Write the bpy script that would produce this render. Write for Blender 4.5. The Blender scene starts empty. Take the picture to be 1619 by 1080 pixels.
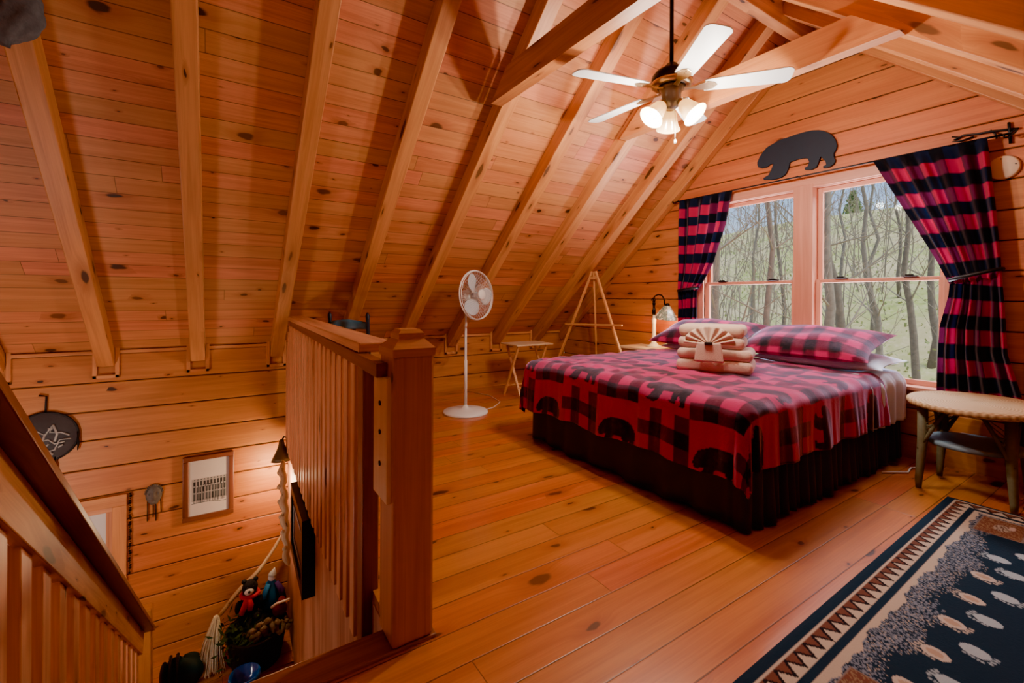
import bpy, math, random
import numpy as np
from mathutils import Vector, Matrix

random.seed(7)
np.random.seed(7)
SC = bpy.context.scene
COL = SC.collection
PI = math.pi
ORG = {}          # object -> world origin of its vertices


# ------------------------------------------------------------------ helpers
def setp(o, label=None, cat=None, group=None, kind=None):
    if label: o['label'] = label
    if cat: o['category'] = cat
    if group: o['group'] = group
    if kind: o['kind'] = kind
    return o


def thing(name, label, cat, loc, group=None, kind=None):
    o = bpy.data.objects.new(name, None)
    o.empty_display_size = .1
    COL.objects.link(o)
    o.location = loc
    ORG[o] = Vector(loc)
    return setp(o, label, cat, group, kind)


def frame_axes(d, up=(0, 0, 1)):
    d = Vector(d).normalized()
    s = d.cross(Vector(up))
    if s.length < 1e-5:
        s = d.cross(Vector((0, 1, 0)))
    s.normalize()
    return d, s, s.cross(d).normalized()


class MB:
    def __init__(self):
        self.v, self.f, self.uv, self.sm = [], [], [], []

    def face(self, pts, uvs=None, smooth=False):
        i = len(self.v)
        self.v += [tuple(p) for p in pts]
        self.f.append(tuple(range(i, i + len(pts))))
        self.uv.append(uvs or [(0, 0)] * len(pts))
        self.sm.append(smooth)
        return self

    def beam(self, a, b, w, h, up=(0, 0, 1), taper=1.0):
        """box from a to b, w across (side), h along up; uv runs along its length"""
        a, b = Vector(a), Vector(b)
        d, s, u = frame_axes(b - a, up)
        L = (b - a).length
        uo, vo = random.random() * 40, random.random() * 40
        A = [a + s * (x * w / 2) + u * (y * h / 2) for x, y in ((-1, -1), (1, -1), (1, 1), (-1, 1))]
        B = [b + s * (x * w / 2 * taper) + u * (y * h / 2 * taper) for x, y in ((-1, -1), (1, -1), (1, 1), (-1, 1))]
        i = len(self.v)
        self.v += [tuple(p) for p in A + B]
        per = [0, w, w + h, 2 * w + h, 2 * w + 2 * h]
        for k in range(4):
            k2 = (k + 1) % 4
            self.f.append((i + k, i + k2, i + 4 + k2, i + 4 + k))
            self.uv.append([(uo, vo + per[k]), (uo, vo + per[k + 1]), (uo + L, vo + per[k + 1]), (uo + L, vo + per[k])])
            self.sm.append(False)
        self.f.append((i + 3, i + 2, i + 1, i))
        self.uv.append([(uo, vo), (uo + .01, vo), (uo + .01, vo + h), (uo, vo + h)])
        self.f.append((i + 4, i + 5, i + 6, i + 7))
        self.uv.append([(uo, vo), (uo + .01, vo), (uo + .01, vo + h), (uo, vo + h)])
        self.sm += [False, False]
        return self

    def box(self, lo, hi, axis=None):
        lo, hi = Vector(lo), Vector(hi)
        dims = hi - lo
        if axis is None:
            axis = max(range(3), key=lambda k: dims[k])
        c = (lo + hi) / 2
        a, b = c.copy(), c.copy()
        a[axis], b[axis] = lo[axis], hi[axis]
        if axis == 2:
            return self.beam(a, b, dims[0], dims[1], up=(0, 1, 0))
        if axis == 0:
            return self.beam(a, b, dims[1], dims[2])
        return self.beam(a, b, dims[0], dims[2])

    def tube(self, pts, r, n=8, cap=True, smooth=True):
        pts = [Vector(p) for p in pts]
        m = len(pts)
        rs = r if isinstance(r, (list, tuple)) else [r] * m
        i0 = len(self.v)
        t = (pts[1] - pts[0]).normalized()
        ref = t.orthogonal().normalized()
        acc = 0
        us = []
        for k in range(m):
            t = (pts[min(k + 1, m - 1)] - pts[max(k - 1, 0)])
            t = t.normalized() if t.length > 1e-9 else Vector((0, 0, 1))
            ref = (ref - t * ref.dot(t))
            ref = ref.normalized() if ref.length > 1e-6 else t.orthogonal().normalized()
            bi = t.cross(ref)
            if k: acc += (pts[k] - pts[k - 1]).length
            us.append(acc)
            for j in range(n):
                an = 2 * PI * j / n
                self.v.append(tuple(pts[k] + (ref * math.cos(an) + bi * math.sin(an)) * rs[k]))
        for k in range(m - 1):
            for j in range(n):
                j2 = (j + 1) % n
                self.f.append((i0 + k * n + j, i0 + k * n + j2, i0 + (k + 1) * n + j2, i0 + (k + 1) * n + j))
                w = 2 * PI * rs[k] / n
                self.uv.append([(us[k], j * w), (us[k], (j + 1) * w), (us[k + 1], (j + 1) * w), (us[k + 1], j * w)])
                self.sm.append(smooth)
        if cap:
            self.f.append(tuple(i0 + j for j in reversed(range(n))))
            self.uv.append([(0, 0)] * n)
            self.f.append(tuple(i0 + (m - 1) * n + j for j in range(n)))
            self.uv.append([(0, 0)] * n)
            self.sm += [False, False]
        return self

    def lathe(self, prof, n=24, M=None, smooth=True):
        """prof = [(r, z)...] turned about z, placed by matrix M"""
        M = M or Matrix.Identity(4)
        i0 = len(self.v)
        m = len(prof)
        for r, z in prof:
            for j in range(n):
                an = 2 * PI * j / n
                self.v.append(tuple(M @ Vector((r * math.cos(an), r * math.sin(an), z))))
        for k in range(m - 1):
            for j in range(n):
                j2 = (j + 1) % n
                self.f.append((i0 + k * n + j, i0 + k * n + j2, i0 + (k + 1) * n + j2, i0 + (k + 1) * n + j))
                self.uv.append([(j / n, prof[k][1]), ((j + 1) / n, prof[k][1]), ((j + 1) / n, prof[k + 1][1]), (j / n, prof[k + 1][1])])
                self.sm.append(smooth)
        for k, rev in ((0, True), (m - 1, False)):
            if prof[k][0] > 1e-4:
                idx = [i0 + k * n + j for j in range(n)]
                self.f.append(tuple(reversed(idx)) if rev else tuple(idx))
                self.uv.append([(0, 0)] * n)
                self.sm.append(False)
        return self

    def prism(self, poly, o, ex, ey, dv):
        """flat polygon (2d points) in the plane o+ex*x+ey*y pushed along dv"""
        o, ex, ey, dv = Vector(o), Vector(ex), Vector(ey), Vector(dv)
        a = [o + ex * x + ey * y for x, y in poly]
        b = [p + dv for p in a]
        n = len(poly)
        i = len(self.v)
        self.v += [tuple(p) for p in a + b]
        self.f.append(tuple(i + k for k in reversed(range(n))))
        self.uv.append([poly[k] for k in reversed(range(n))])
        self.f.append(tuple(i + n + k for k in range(n)))
        self.uv.append([poly[k] for k in range(n)])
        self.sm += [False, False]
        for k in range(n):
            k2 = (k + 1) % n
            self.f.append((i + k, i + k2, i + n + k2, i + n + k))
            self.uv.append([(poly[k][0], 0), (poly[k2][0], 0), (poly[k2][0], .02), (poly[k][0], .02)])
            self.sm.append(False)
        return self

    def ball(self, c, r, n=12, sq=(1, 1, 1)):
        prof = [(max(1e-5, math.sin(PI * k / n)) , -math.cos(PI * k / n)) for k in range(n + 1)]
        M = Matrix.Translation(Vector(c)) @ Matrix.Diagonal((r * sq[0], r * sq[1], r * sq[2], 1))
        return self.lathe(prof, n * 2, M)

    def build(self, name, mat, parent=None, bevel=0, kind=None, solid=0, seg=2, sub=0):
        me = bpy.data.meshes.new(name)
        if parent is not None:
            org = ORG[parent]
        else:
            a = np.array(self.v)
            org = Vector(((a[:, 0].min() + a[:, 0].max()) / 2, (a[:, 1].min() + a[:, 1].max()) / 2, a[:, 2].min()))
        me.from_pydata([(x - org.x, y - org.y, z - org.z) for x, y, z in self.v], [], self.f)
        uvl = me.uv_layers.new(name='UVMap')
        flat = [c for fu in self.uv for p in fu for c in p]
        uvl.data.foreach_set('uv', flat)
        me.polygons.foreach_set('use_smooth', self.sm)
        me.materials.append(mat)
        o = bpy.data.objects.new(name, me)
        COL.objects.link(o)
        ORG[o] = org
        if parent is not None:
            o.parent = parent
        else:
            o.location = org
        if solid:
            m = o.modifiers.new('s', 'SOLIDIFY'); m.thickness = solid
        if bevel:
            m = o.modifiers.new('b', 'BEVEL'); m.width = bevel; m.segments = seg
            m.limit_method = 'ANGLE'; m.angle_limit = math.radians(40)
        if sub:
            m = o.modifiers.new('u', 'SUBSURF'); m.levels = sub; m.render_levels = sub
        if kind: o['kind'] = kind
        return o


def grid_obj(name, P, mat, parent=None, col=None, uv=None, solid=0, closed_u=False, kind=None):
    """P: array (nu, nv, 3) of world points; col: (nu, nv, 3) linear colours"""
    nu, nv = P.shape[:2]
    V = P.reshape(-1, 3)
    if parent is not None:
        org = np.array(ORG[parent])
    else:
        org = np.array([(V[:, 0].min() + V[:, 0].max()) / 2, (V[:, 1].min() + V[:, 1].max()) / 2, V[:, 2].min()])
    idx = np.arange(nu * nv).reshape(nu, nv)
    if closed_u:
        ii = np.concatenate([idx, idx[:1]], 0)
    else:
        ii = idx
    F = np.stack([ii[:-1, :-1], ii[1:, :-1], ii[1:, 1:], ii[:-1, 1:]], -1).reshape(-1, 4)
    me = bpy.data.meshes.new(name)
    me.from_pydata((V - org).tolist(), [], F.tolist())
    me.polygons.foreach_set('use_smooth', [True] * len(F))
    if uv is not None:
        uvl = me.uv_layers.new(name='UVMap')
        uvl.data.foreach_set('uv', uv.reshape(-1, 2)[F.reshape(-1)].astype('f').reshape(-1))
    if col is not None:
        at = me.color_attributes.new('Col', 'FLOAT_COLOR', 'POINT')
        c4 = np.ones((nu * nv, 4), 'f'); c4[:, :3] = col.reshape(-1, 3)
        at.data.foreach_set('color', c4.reshape(-1))
    me.materials.append(mat)
    o = bpy.data.objects.new(name, me)
    COL.objects.link(o)
    ORG[o] = Vector(org)
    if parent is not None: o.parent = parent
    else: o.location = Vector(org)
    if solid:
        m = o.modifiers.new('s', 'SOLIDIFY'); m.thickness = solid
    if kind: o['kind'] = kind
    return o


def lin(r, g, b):
    f = lambda c: (c / 255 / 12.92) if c <= 10 else ((c / 255 + .055) / 1.055) ** 2.4
    return np.array([f(r), f(g), f(b)])


# ------------------------------------------------------------------ materials
class NT:
    def __init__(self, name):
        self.m = bpy.data.materials.new(name)
        self.m.use_nodes = True
        self.t = self.m.node_tree
        self.t.nodes.clear()
        self.out = self.t.nodes.new('ShaderNodeOutputMaterial')

    def n(self, typ, **k):
        nd = self.t.nodes.new('ShaderNode' + typ)
        for a, b in k.items(): setattr(nd, a, b)
        return nd

    def put(self, sock, v):
        if hasattr(v, 'links') or isinstance(v, bpy.types.NodeSocket):
            self.t.links.new(v, sock)
        elif v is not None:
            if hasattr(sock.default_value, '__len__') and not hasattr(v, '__len__'):
                v = (v, v, v)
            if hasattr(sock.default_value, '__len__') and len(sock.default_value) == 4 and len(v) == 3:
                v = (*v, 1)
            sock.default_value = v

    def math(self, op, a, b=None, c=None, clamp=False):
        nd = self.n('Math', operation=op, use_clamp=clamp)
        for i, x in enumerate((a, b, c)):
            if x is not None: self.put(nd.inputs[i], x)
        return nd.outputs[0]

    def mix(self, f, a, b, blend='MIX'):
        nd = self.n('Mix', data_type='RGBA', blend_type=blend)
        self.put(nd.inputs[0], f); self.put(nd.inputs[6], a); self.put(nd.inputs[7], b)
        return nd.outputs[2]

    def comb(self, x, y, z=0.0):
        nd = self.n('CombineXYZ')
        for i, v in enumerate((x, y, z)): self.put(nd.inputs[i], v)
        return nd.outputs[0]

    def noise(self, vec, scale, detail=2, rough=.5, dist=0, dim='3D'):
        nd = self.n('TexNoise', noise_dimensions=dim)
        if vec is not None: self.put(nd.inputs['Vector'], vec)
        nd.inputs['Scale'].default_value = scale; nd.inputs['Detail'].default_value = detail
        nd.inputs['Roughness'].default_value = rough; nd.inputs['Distortion'].default_value = dist
        return nd.outputs[0]

    def ss(self, x, lo, hi, a=0.0, b=1.0):
        nd = self.n('MapRange', interpolation_type='SMOOTHSTEP')
        for i, v in enumerate((x, lo, hi, a, b)): self.put(nd.inputs[i], v)
        return nd.outputs[0]

    def bsdf(self, **k):
        nd = self.n('BsdfPrincipled')
        for a, b in k.items():
            self.put(nd.inputs[a.replace('_', ' ')], b)
        self.t.links.new(nd.outputs[0], self.out.inputs[0])
        return nd

    def bump(self, h, strength=.3, dist=.01):
        nd = self.n('Bump')
        nd.inputs['Strength'].default_value = strength; nd.inputs['Distance'].default_value = dist
        self.put(nd.inputs['Height'], h)
        return nd.outputs[0]


def wood(name, light, dark, bw=0, L=0, seam=.003, knots=(2.2, 5.5, .5, .16), rough=.5, voff=0., var=.3, coat=0, seamd=.25, bump=.25, blot=.5):
    N = NT(name)
    uvn = N.n('UVMap')
    sp = N.n('SeparateXYZ'); N.t.links.new(uvn.outputs[0], sp.inputs[0])
    u, v = sp.outputs[0], sp.outputs[1]
    if bw:
        t = N.math('DIVIDE', N.math('SUBTRACT', v, voff), bw)
        bi = N.math('FLOOR', t)
        fr = N.math('FRACT', t)
        edge = N.math('MULTIPLY', N.math('MINIMUM', fr, N.math('SUBTRACT', 1.0, fr)), bw)
        wn = N.n('TexWhiteNoise', noise_dimensions='1D'); N.put(wn.inputs['W'], bi)
        r1 = wn.outputs[0]
        u2 = N.math('MULTIPLY_ADD', r1, 37.0, u)
        seamm = N.ss(edge, seam * .4, seam, 1.0, 0.0)
        if L:
            tt = N.math('DIVIDE', u2, L)
            ji = N.math('FLOOR', tt); jf = N.math('FRACT', tt)
            je = N.math('MULTIPLY', N.math('MINIMUM', jf, N.math('SUBTRACT', 1.0, jf)), L)
            seamm = N.math('MAXIMUM', seamm, N.ss(je, seam * .3, seam * .8, .8, 0.0))
            bi = N.math('MULTIPLY_ADD', ji, 13.7, bi)
        wn2 = N.n('TexWhiteNoise', noise_dimensions='1D'); N.put(wn2.inputs['W'], N.math('ADD', bi, .37))
        rnd = wn2.outputs[0]
        v2 = N.math('MULTIPLY_ADD', bi, 3.71, v)
    else:
        u2, v2, rnd, seamm = u, v, None, None
    # knots
    vo = N.n('TexVoronoi', voronoi_dimensions='2D', feature='F1')
    vo.inputs['Scale'].default_value = 1.0
    wob = N.noise(N.comb(N.math('MULTIPLY', u2, 3.0), N.math('MULTIPLY', v2, 9.0)), 2.0, 2)
    N.put(vo.inputs['Vector'], N.comb(N.math('MULTIPLY', u2, knots[0]), N.math('MULTIPLY_ADD', wob, .34, N.math('MULTIPLY', v2, knots[1]))))
    vc = N.n('SeparateColor'); N.t.links.new(vo.outputs['Color'], vc.inputs[0])
    has = N.math('LESS_THAN', vc.outputs[0], knots[2])
    rad = N.math('MULTIPLY_ADD', N.math('POWER', vc.outputs[1], 2.2), knots[3], knots[3] * .16)
    kd = N.math('DIVIDE', vo.outputs['Distance'], rad)
    core = N.math('MULTIPLY', N.ss(kd, .6, 1.0, 1.0, 0.0), has)
    halo = N.math('MULTIPLY', N.ss(kd, .7, 3.2, 1.0, 0.0), has)
    # grain
    vg = N.math('MULTIPLY_ADD', halo, .03, v2)
    g1 = N.noise(N.comb(N.math('MULTIPLY', u2, .7), N.math('MULTIPLY', vg, 16.0), 0.3), 1.6, 3, .55, .6)
    g2 = N.noise(N.comb(N.math('MULTIPLY', u2, 3.0), N.math('MULTIPLY', vg, 150.0)), 1.0, 2, .6)
    bl = N.noise(N.comb(N.math('MULTIPLY', u2, .8), N.math('MULTIPLY', v2, 3.0), 5.0), 1.3, 2, .5)
    fac = N.math('ADD', N.math('MULTIPLY', g1, .75), N.math('MULTIPLY', g2, .35))
    fac = N.math('MULTIPLY_ADD', N.math('SUBTRACT', bl, .5), blot, fac)
    fac = N.ss(fac, .25, .85)
    c = N.mix(fac, light, dark)
    if rnd is not None:
        c = N.mix(N.math('MULTIPLY', rnd, var), c, tuple(np.array(dark) * .8))
        hs = N.n('HueSaturation')
        N.put(hs.inputs['Hue'], N.math('MULTIPLY_ADD', N.math('SUBTRACT', rnd, .5), .022, .5))
        N.put(hs.inputs['Color'], c)
        c = hs.outputs[0]
    c = N.mix(N.math('MULTIPLY', halo, .5), c, tuple(np.array(dark) * np.array([.7, .5, .42])))
    c = N.mix(N.math('MULTIPLY', core, N.math('MULTIPLY_ADD', vc.outputs[2], .35, .62)), c, (.03, .010, .004))
    h = N.math('MULTIPLY', fac, .15)
    if seamm is not None:
        c = N.mix(N.math('MULTIPLY', seamm, 1 - seamd), c, (.02, .007, .002))
        h = N.math('SUBTRACT', h, seamm)
    b = N.bsdf(Base_Color=c, Roughness=rough)
    b.inputs['Coat Weight'].default_value = coat
    b.inputs['Coat Roughness'].default_value = .2
    N.put(b.inputs['Normal'], N.bump(h, bump, .004))
    return N.m


def plain(name, color, rough=.5, metal=0, noise=0, nscale=20, sheen=0, emit=0, emitc=None, bump=0, trans=0, spec=.5, coat=0, alpha=1):
    N = NT(name)
    c = tuple(color)
    h = None
    if noise or bump:
        tc = N.n('TexCoord')
        nz = N.noise(tc.outputs['Object'], nscale, 3, .6)
        c = N.mix(nz, tuple(np.array(color) * (1 - noise)), tuple(np.minimum(1, np.array(color) * (1 + noise))))
        h = nz
    b = N.bsdf(Base_Color=c, Roughness=rough, Metallic=metal)
    b.inputs['Specular IOR Level'].default_value = spec
    b.inputs['Coat Weight'].default_value = coat
    if sheen:
        b.inputs['Sheen Weight'].default_value = sheen; b.inputs['Sheen Roughness'].default_value = .5
    if emit:
        b.inputs['Emission Strength'].default_value = emit
        b.inputs['Emission Color'].default_value = (*(emitc or color), 1)
    if trans:
        b.inputs['Transmission Weight'].default_value = trans
    if bump:
        N.put(b.inputs['Normal'], N.bump(h, bump, .01))
    return N.m


def colmat(name, rough=.85, sheen=0., transl=0., nscale=250, bump=.2, sheenc=(1, .8, .85), patch=0):
    """cloth whose colour is woven in (colour attribute)"""
    N = NT(name)
    a = N.n('Attribute', attribute_name='Col')
    tc = N.n('TexCoord')
    nz = N.noise(tc.outputs['Object'], nscale, 2, .6)
    c = N.mix(N.math('MULTIPLY', nz, .35), a.outputs['Color'], (0, 0, 0))
    if patch:
        pz = N.noise(tc.outputs['Object'], 18, 3, .6)
        c = N.mix(N.ss(pz, .45, .75, 0.0, patch), c, (.30, .10, .14))
    b = N.bsdf(Base_Color=c, Roughness=rough)
    b.inputs['Specular IOR Level'].default_value = .25
    if sheen:
        b.inputs['Sheen Weight'].default_value = sheen
        b.inputs['Sheen Roughness'].default_value = .45
        b.inputs['Sheen Tint'].default_value = (*sheenc, 1)
    if bump:
        N.put(b.inputs['Normal'], N.bump(N.noise(tc.outputs['Object'], nscale * .25, 2, .6), bump, .004))
    if transl:
        tr = N.n('BsdfTranslucent'); N.put(tr.inputs[0], c)
        mx = N.n('MixShader'); mx.inputs[0].default_value = transl
        N.t.links.new(b.outputs[0], mx.inputs[1]); N.t.links.new(tr.outputs[0], mx.inputs[2])
        N.t.links.new(mx.outputs[0], N.out.inputs[0])
    return N.m


PINE_L, PINE_D = (.66, .33, .125), (.44, .165, .048)
M = {}
M['floor'] = wood('pine_floor', (0.673, 0.211, 0.038), (0.439, 0.102, 0.014), bw=.151, L=3.1, voff=1.02, seam=.0035, knots=(2.6, 6.0, .42, .20), rough=.33, var=.30, coat=.3, seamd=.3)
M['ceil'] = wood('pine_ceiling', (0.734, 0.287, 0.104), (0.469, 0.140, 0.040), bw=.136, L=2.9, seam=.0035, knots=(2.9, 5.6, .42, .17), rough=.55, var=.42, seamd=.25)
M['log'] = wood('log_wall', (0.714, 0.236, 0.062), (0.479, 0.125, 0.026), bw=.25, voff=.19, seam=.006, knots=(2.6, 7.5, .55, .12), rough=.5, var=.22, seamd=.1)
M['gable'] = wood('gable_boards', (0.693, 0.233, 0.065), (0.479, 0.128, 0.030), bw=.203, voff=.177, seam=.005, knots=(2.3, 6.5, .55, .13), rough=.5, var=.25, seamd=.1)
M['rafter'] = wood('rafter_pine', (0.673, 0.287, 0.086), (0.449, 0.155, 0.040), knots=(1.9, 8.0, .6, .19), rough=.5)
M['collar'] = wood('collar_pine', (0.612, 0.241, 0.075), (0.408, 0.128, 0.034), knots=(1.8, 8.0, .5, .16), rough=.5)
M['rail'] = wood('railing_pine', (.80, .38, .18), (.50, .18, .075), knots=(1.6, 6.0, .4, .18), rough=.42)
M['post'] = wood('post_cedar', (.60, .23, .055), (.42, .13, .025), knots=(2.0, 7.0, .3, .16), rough=.38)
M['darkrail'] = wood('stained_rail', (.30, .085, .022), (.17, .042, .012), knots=(1.2, 6.0, .3, .15), rough=.4)
M['trim'] = wood('trim_pine', (0.755, 0.327, 0.110), (0.551, 0.187, 0.049), knots=(1.0, 6.0, .25, .12), rough=.5)
M['wintrim'] = wood('window_pine', (0.742, 0.333, 0.220), (0.567, 0.216, 0.130), knots=(.7, 4.0, .15, .1), rough=.45)
M['plywood'] = wood('plywood', (.62, .31, .19), (.33, .12, .065), knots=(.8, 9.0, .3, .12), rough=.6, blot=.9)
M['nosing'] = wood('nosing', (.36, .12, .03), (.2, .055, .014), knots=(2.5, 6.0, .5, .2), rough=.35)
M['palewood'] = wood('pale_wood', (.80, .62, .38), (.66, .45, .24), knots=(.6, 4.0, .1, .1), rough=.5)
M['honey'] = wood('honey_wood', (.78, .42, .16), (.6, .27, .08), knots=(.6, 4.0, .1, .1), rough=.4)
M['driftwood'] = wood('driftwood', (.62, .47, .30), (.4, .26, .14), knots=(6, 20, .5, .3), rough=.7)
M['white_plastic'] = plain('white_plastic', (.80, .79, .74), .35)
M['blade'] = plain('fan_blade_white', (.62, .60, .58), .45)
M['grey_plastic'] = plain('grey_translucent', (.52, .56, .60), .3, alpha=1)
M['bronze'] = plain('dark_bronze', (.018, .014, .012), .35, .6)
M['bronze2'] = plain('brown_bronze', (.10, .072, .042), .45, .2)
M['brass'] = plain('antique_brass', (.55, .40, .22), .3, .9)
M['iron'] = plain('black_iron', (.012, .012, .014), .5, .3)
M['blackframe'] = plain('black_frame', (.012, .013, .016), .35)
M['bearblack'] = plain('bear_cutout', (.010, .020, .038), .7, noise=.15)
M['skirt'] = plain('navy_skirt', (.034, .058, .160), .6, sheen=.08, noise=.2)
M['sheet'] = plain('white_sheet', (.70, .76, .90), .9, sheen=.3, noise=.04, nscale=9, bump=.3)
M['towel'] = plain('beige_towel', (.66, .43, .33), .95, sheen=.3, noise=.12, nscale=180, bump=.35)
M['towel2'] = plain('cream_towel', (.74, .52, .38), .95, sheen=.3, noise=.12, nscale=180, bump=.35)
M['clip'] = plain('dark_clip', (.03, .02, .016), .4)
M['disc'] = plain('cream_disc', (.80, .60, .42), .5)
M['bluechair'] = plain('blue_paint', (.08, .22, .34), .45, noise=.15)
M['darkblue'] = plain('dark_blue_paint', (.012, .02, .035), .45)
M['wicker_top'] = None
M['greenwood'] = plain('weathered_green', (.17, .155, .09), .6, noise=.35, nscale=30, bump=.2)
M['blueshelf'] = plain('painted_blue_shelf', (.20, .29, .36), .5, noise=.35, nscale=25)
M['glass'] = None
M['chain'] = plain('chain', (.75, .68, .55), .35, .3)
M['pearl'] = plain('pearl_column', (.78, .68, .52), .35)
M['greycloth'] = plain('grey_cloth', (.10, .105, .115), .9, noise=.5, nscale=25, bump=.6)
M['shield'] = plain('shield_hide', (.05, .045, .05), .7, noise=.3, nscale=30)
M['silver'] = plain('silver_paint', (.42, .42, .40), .6, noise=.3, nscale=60)
M['maskgrey'] = plain('mask_grey', (.12, .10, .085), .6, noise=.5, nscale=60)
M['redframe'] = wood('red_frame', (.23, .065, .03), (.12, .03, .014), knots=(.6, 4, .1, .1), rough=.4)
M['branch'] = wood('branch', (.50, .33, .18), (.30, .17, .08), knots=(6, 20, .4, .2), rough=.7)
M['straw'] = plain('broom_straw', (.90, .76, .56), .8, noise=.35, nscale=60)
M['basket'] = plain('dark_basket', (.016, .012, .010), .7, noise=.5, nscale=80, bump=.5)
M['evergreen'] = plain('evergreen', (.035, .085, .03), .7, noise=.5, nscale=50)
M['bluebowl'] = plain('blue_glaze', (.01, .12, .45), .12, coat=.6)
M['blackfur'] = plain('black_plush', (.012, .012, .016), .95, noise=.4, nscale=90, bump=.6)
M['redcloth'] = plain('red_cloth', (.55, .015, .06), .8)
M['whitecloth'] = plain('white_cloth', (.8, .78, .76), .8)
M['bluecloth'] = plain('blue_cloth', (.01, .16, .42), .7)
M['purplecloth'] = plain('purple_cloth', (.06, .02, .12), .8)
M['garland'] = plain('dried_garland', (.20, .15, .10), .8, noise=.6, nscale=70, bump=.5)
M['teal'] = plain('teal_bag', (.004, .035, .045), .7, noise=.4, nscale=14)
M['navybag'] = plain('navy_bag', (.006, .008, .02), .7)
M['print'] = colmat('photo_print', .35, bump=0, nscale=1)
M['hint'] = plain('canvas_dark', (.03, .028, .04), .3)
M['whiteblind'] = plain('white_blind', (.72, .70, .66), .8)
M['bark'] = plain('bark', (.19, .155, .115), .9, noise=.5, nscale=9, bump=.3)
M['bark2'] = plain('bark_grey', (.23, .195, .15), .9, noise=.5, nscale=9)
M['twig'] = plain('twigs', (.30, .25, .18), .9)
M['shrub'] = plain('spring_leaves', (.34, .38, .14), .9, noise=.4, nscale=3)
M['pineleaf'] = plain('pine_needles', (.26, .32, .14), .9, noise=.4, nscale=3)


def mk_glass():
    N = NT('window_glass')
    tr = N.n('BsdfTransparent'); gl = N.n('BsdfGlossy'); gl.inputs['Roughness'].default_value = .02
    mx = N.n('MixShader'); mx.inputs[0].default_value = .002
    N.t.links.new(tr.outputs[0], mx.inputs[1]); N.t.links.new(gl.outputs[0], mx.inputs[2])
    N.t.links.new(mx.outputs[0], N.out.inputs[0])
    return N.m


def mk_wicker():
    N = NT('wicker_top')
    tc = N.n('TexCoord')
    sp = N.n('SeparateXYZ'); N.t.links.new(tc.outputs['Object'], sp.inputs[0])
    ang = N.math('ARCTAN2', sp.outputs[1], sp.outputs[0])
    rr = N.math('SQRT', N.math('ADD', N.math('POWER', sp.outputs[0], 2.0), N.math('POWER', sp.outputs[1], 2.0)))
    a = N.math('SINE', N.math('MULTIPLY', ang, 70.0))
    b = N.math('SINE', N.math('MULTIPLY', rr, 330.0))
    w = N.math('MULTIPLY_ADD', N.math('MULTIPLY', a, b), .5, .5)
    c = N.mix(w, (.40, .235, .105), (.70, .49, .27))
    b_ = N.bsdf(Base_Color=c, Roughness=.6)
    N.put(b_.inputs['Normal'], N.bump(w, .6, .004))
    return N.m


def mk_shade(name, c, emit):
    N = NT(name)
    tr = N.n('BsdfTranslucent'); tr.inputs[0].default_value = (*c, 1)
    df = N.n('BsdfDiffuse'); df.inputs[0].default_value = (*c, 1)
    gl = N.n('BsdfGlossy'); gl.inputs['Roughness'].default_value = .15
    em = N.n('Emission'); em.inputs[0].default_value = (1.0, .70, .30, 1); em.inputs[1].default_value = emit
    m1 = N.n('MixShader'); m1.inputs[0].default_value = .5
    N.t.links.new(tr.outputs[0], m1.inputs[1]); N.t.links.new(df.outputs[0], m1.inputs[2])
    m2 = N.n('MixShader'); m2.inputs[0].default_value = .06
    N.t.links.new(m1.outputs[0], m2.inputs[1]); N.t.links.new(gl.outputs[0], m2.inputs[2])
    ad = N.n('AddShader')
    N.t.links.new(m2.outputs[0], ad.inputs[0]); N.t.links.new(em.outputs[0], ad.inputs[1])
    N.t.links.new(ad.outputs[0], N.out.inputs[0])
    return N.m


def mk_tiffany():
    N = NT('stained_glass')
    tc = N.n('TexCoord')
    vo = N.n('TexVoronoi', feature='F1'); vo.inputs['Scale'].default_value = 34
    N.t.links.new(tc.outputs['Object'], vo.inputs['Vector'])
    ve = N.n('TexVoronoi', feature='DISTANCE_TO_EDGE'); ve.inputs['Scale'].default_value = 34
    N.t.links.new(tc.outputs['Object'], ve.inputs['Vector'])
    sp = N.n('SeparateColor'); N.t.links.new(vo.outputs['Color'], sp.inputs[0])
    c = N.mix(N.ss(sp.outputs[0], .35, .6), (.85, .72, .48), (.30, .33, .22))
    c = N.mix(N.ss(ve.outputs['Distance'], .02, .06, 1.0, 0.0), c, (.03, .025, .02))
    b = N.bsdf(Base_Color=c, Roughness=.2)
    N.put(b.inputs['Emission Color'], c)
    b.inputs['Emission Strength'].default_value = .35
    return N.m


M['glass'] = mk_glass()
M['wicker_top'] = mk_wicker()
M['shade'] = mk_shade('frosted_shade', (.85, .68, .42), .9)
M['bulb'] = plain('lit_bulb', (1, .9, .7), .4, emit=14, emitc=(1, .80, .52))
M['tiffany'] = mk_tiffany()
M['comforter'] = colmat('plaid_fleece', .9, sheen=.8, nscale=260, bump=.35, sheenc=(.95, .62, 1), patch=.15)
M['pillowcase'] = colmat('plaid_case', .9, sheen=.7, nscale=260, bump=.35, sheenc=(.95, .62, 1), patch=.15)
M['curtain'] = colmat('plaid_curtain', .85, sheen=.25, transl=.25, nscale=300, bump=.15)
M['rug'] = colmat('rug_pile', .95, nscale=420, bump=.4)

# ------------------------------------------------------------------ geometry constants (metres)
XG, YE, YR_, XB = 4.4, 5.3, 1.9, -3.0      # gable wall, eave wall, ridge line, back wall
YW = 2 * YR_ - YE                          # right eave wall
SL = .876                                  # roof slope
LOW = -2.2                                 # stair landing
zc = lambda y: .72 + SL * (YE - YR_ - abs(y - YR_))     # ceiling boards
zu = lambda y: .54 + SL * (YE - YR_ - abs(y - YR_))     # underside of the rafters
xe = lambda y: .53 + (y - 1.61) * (.11 / 3.69)          # stairwell edge of the loft floor
YS = 1.61                                  # front edge of the stairwell

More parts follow.
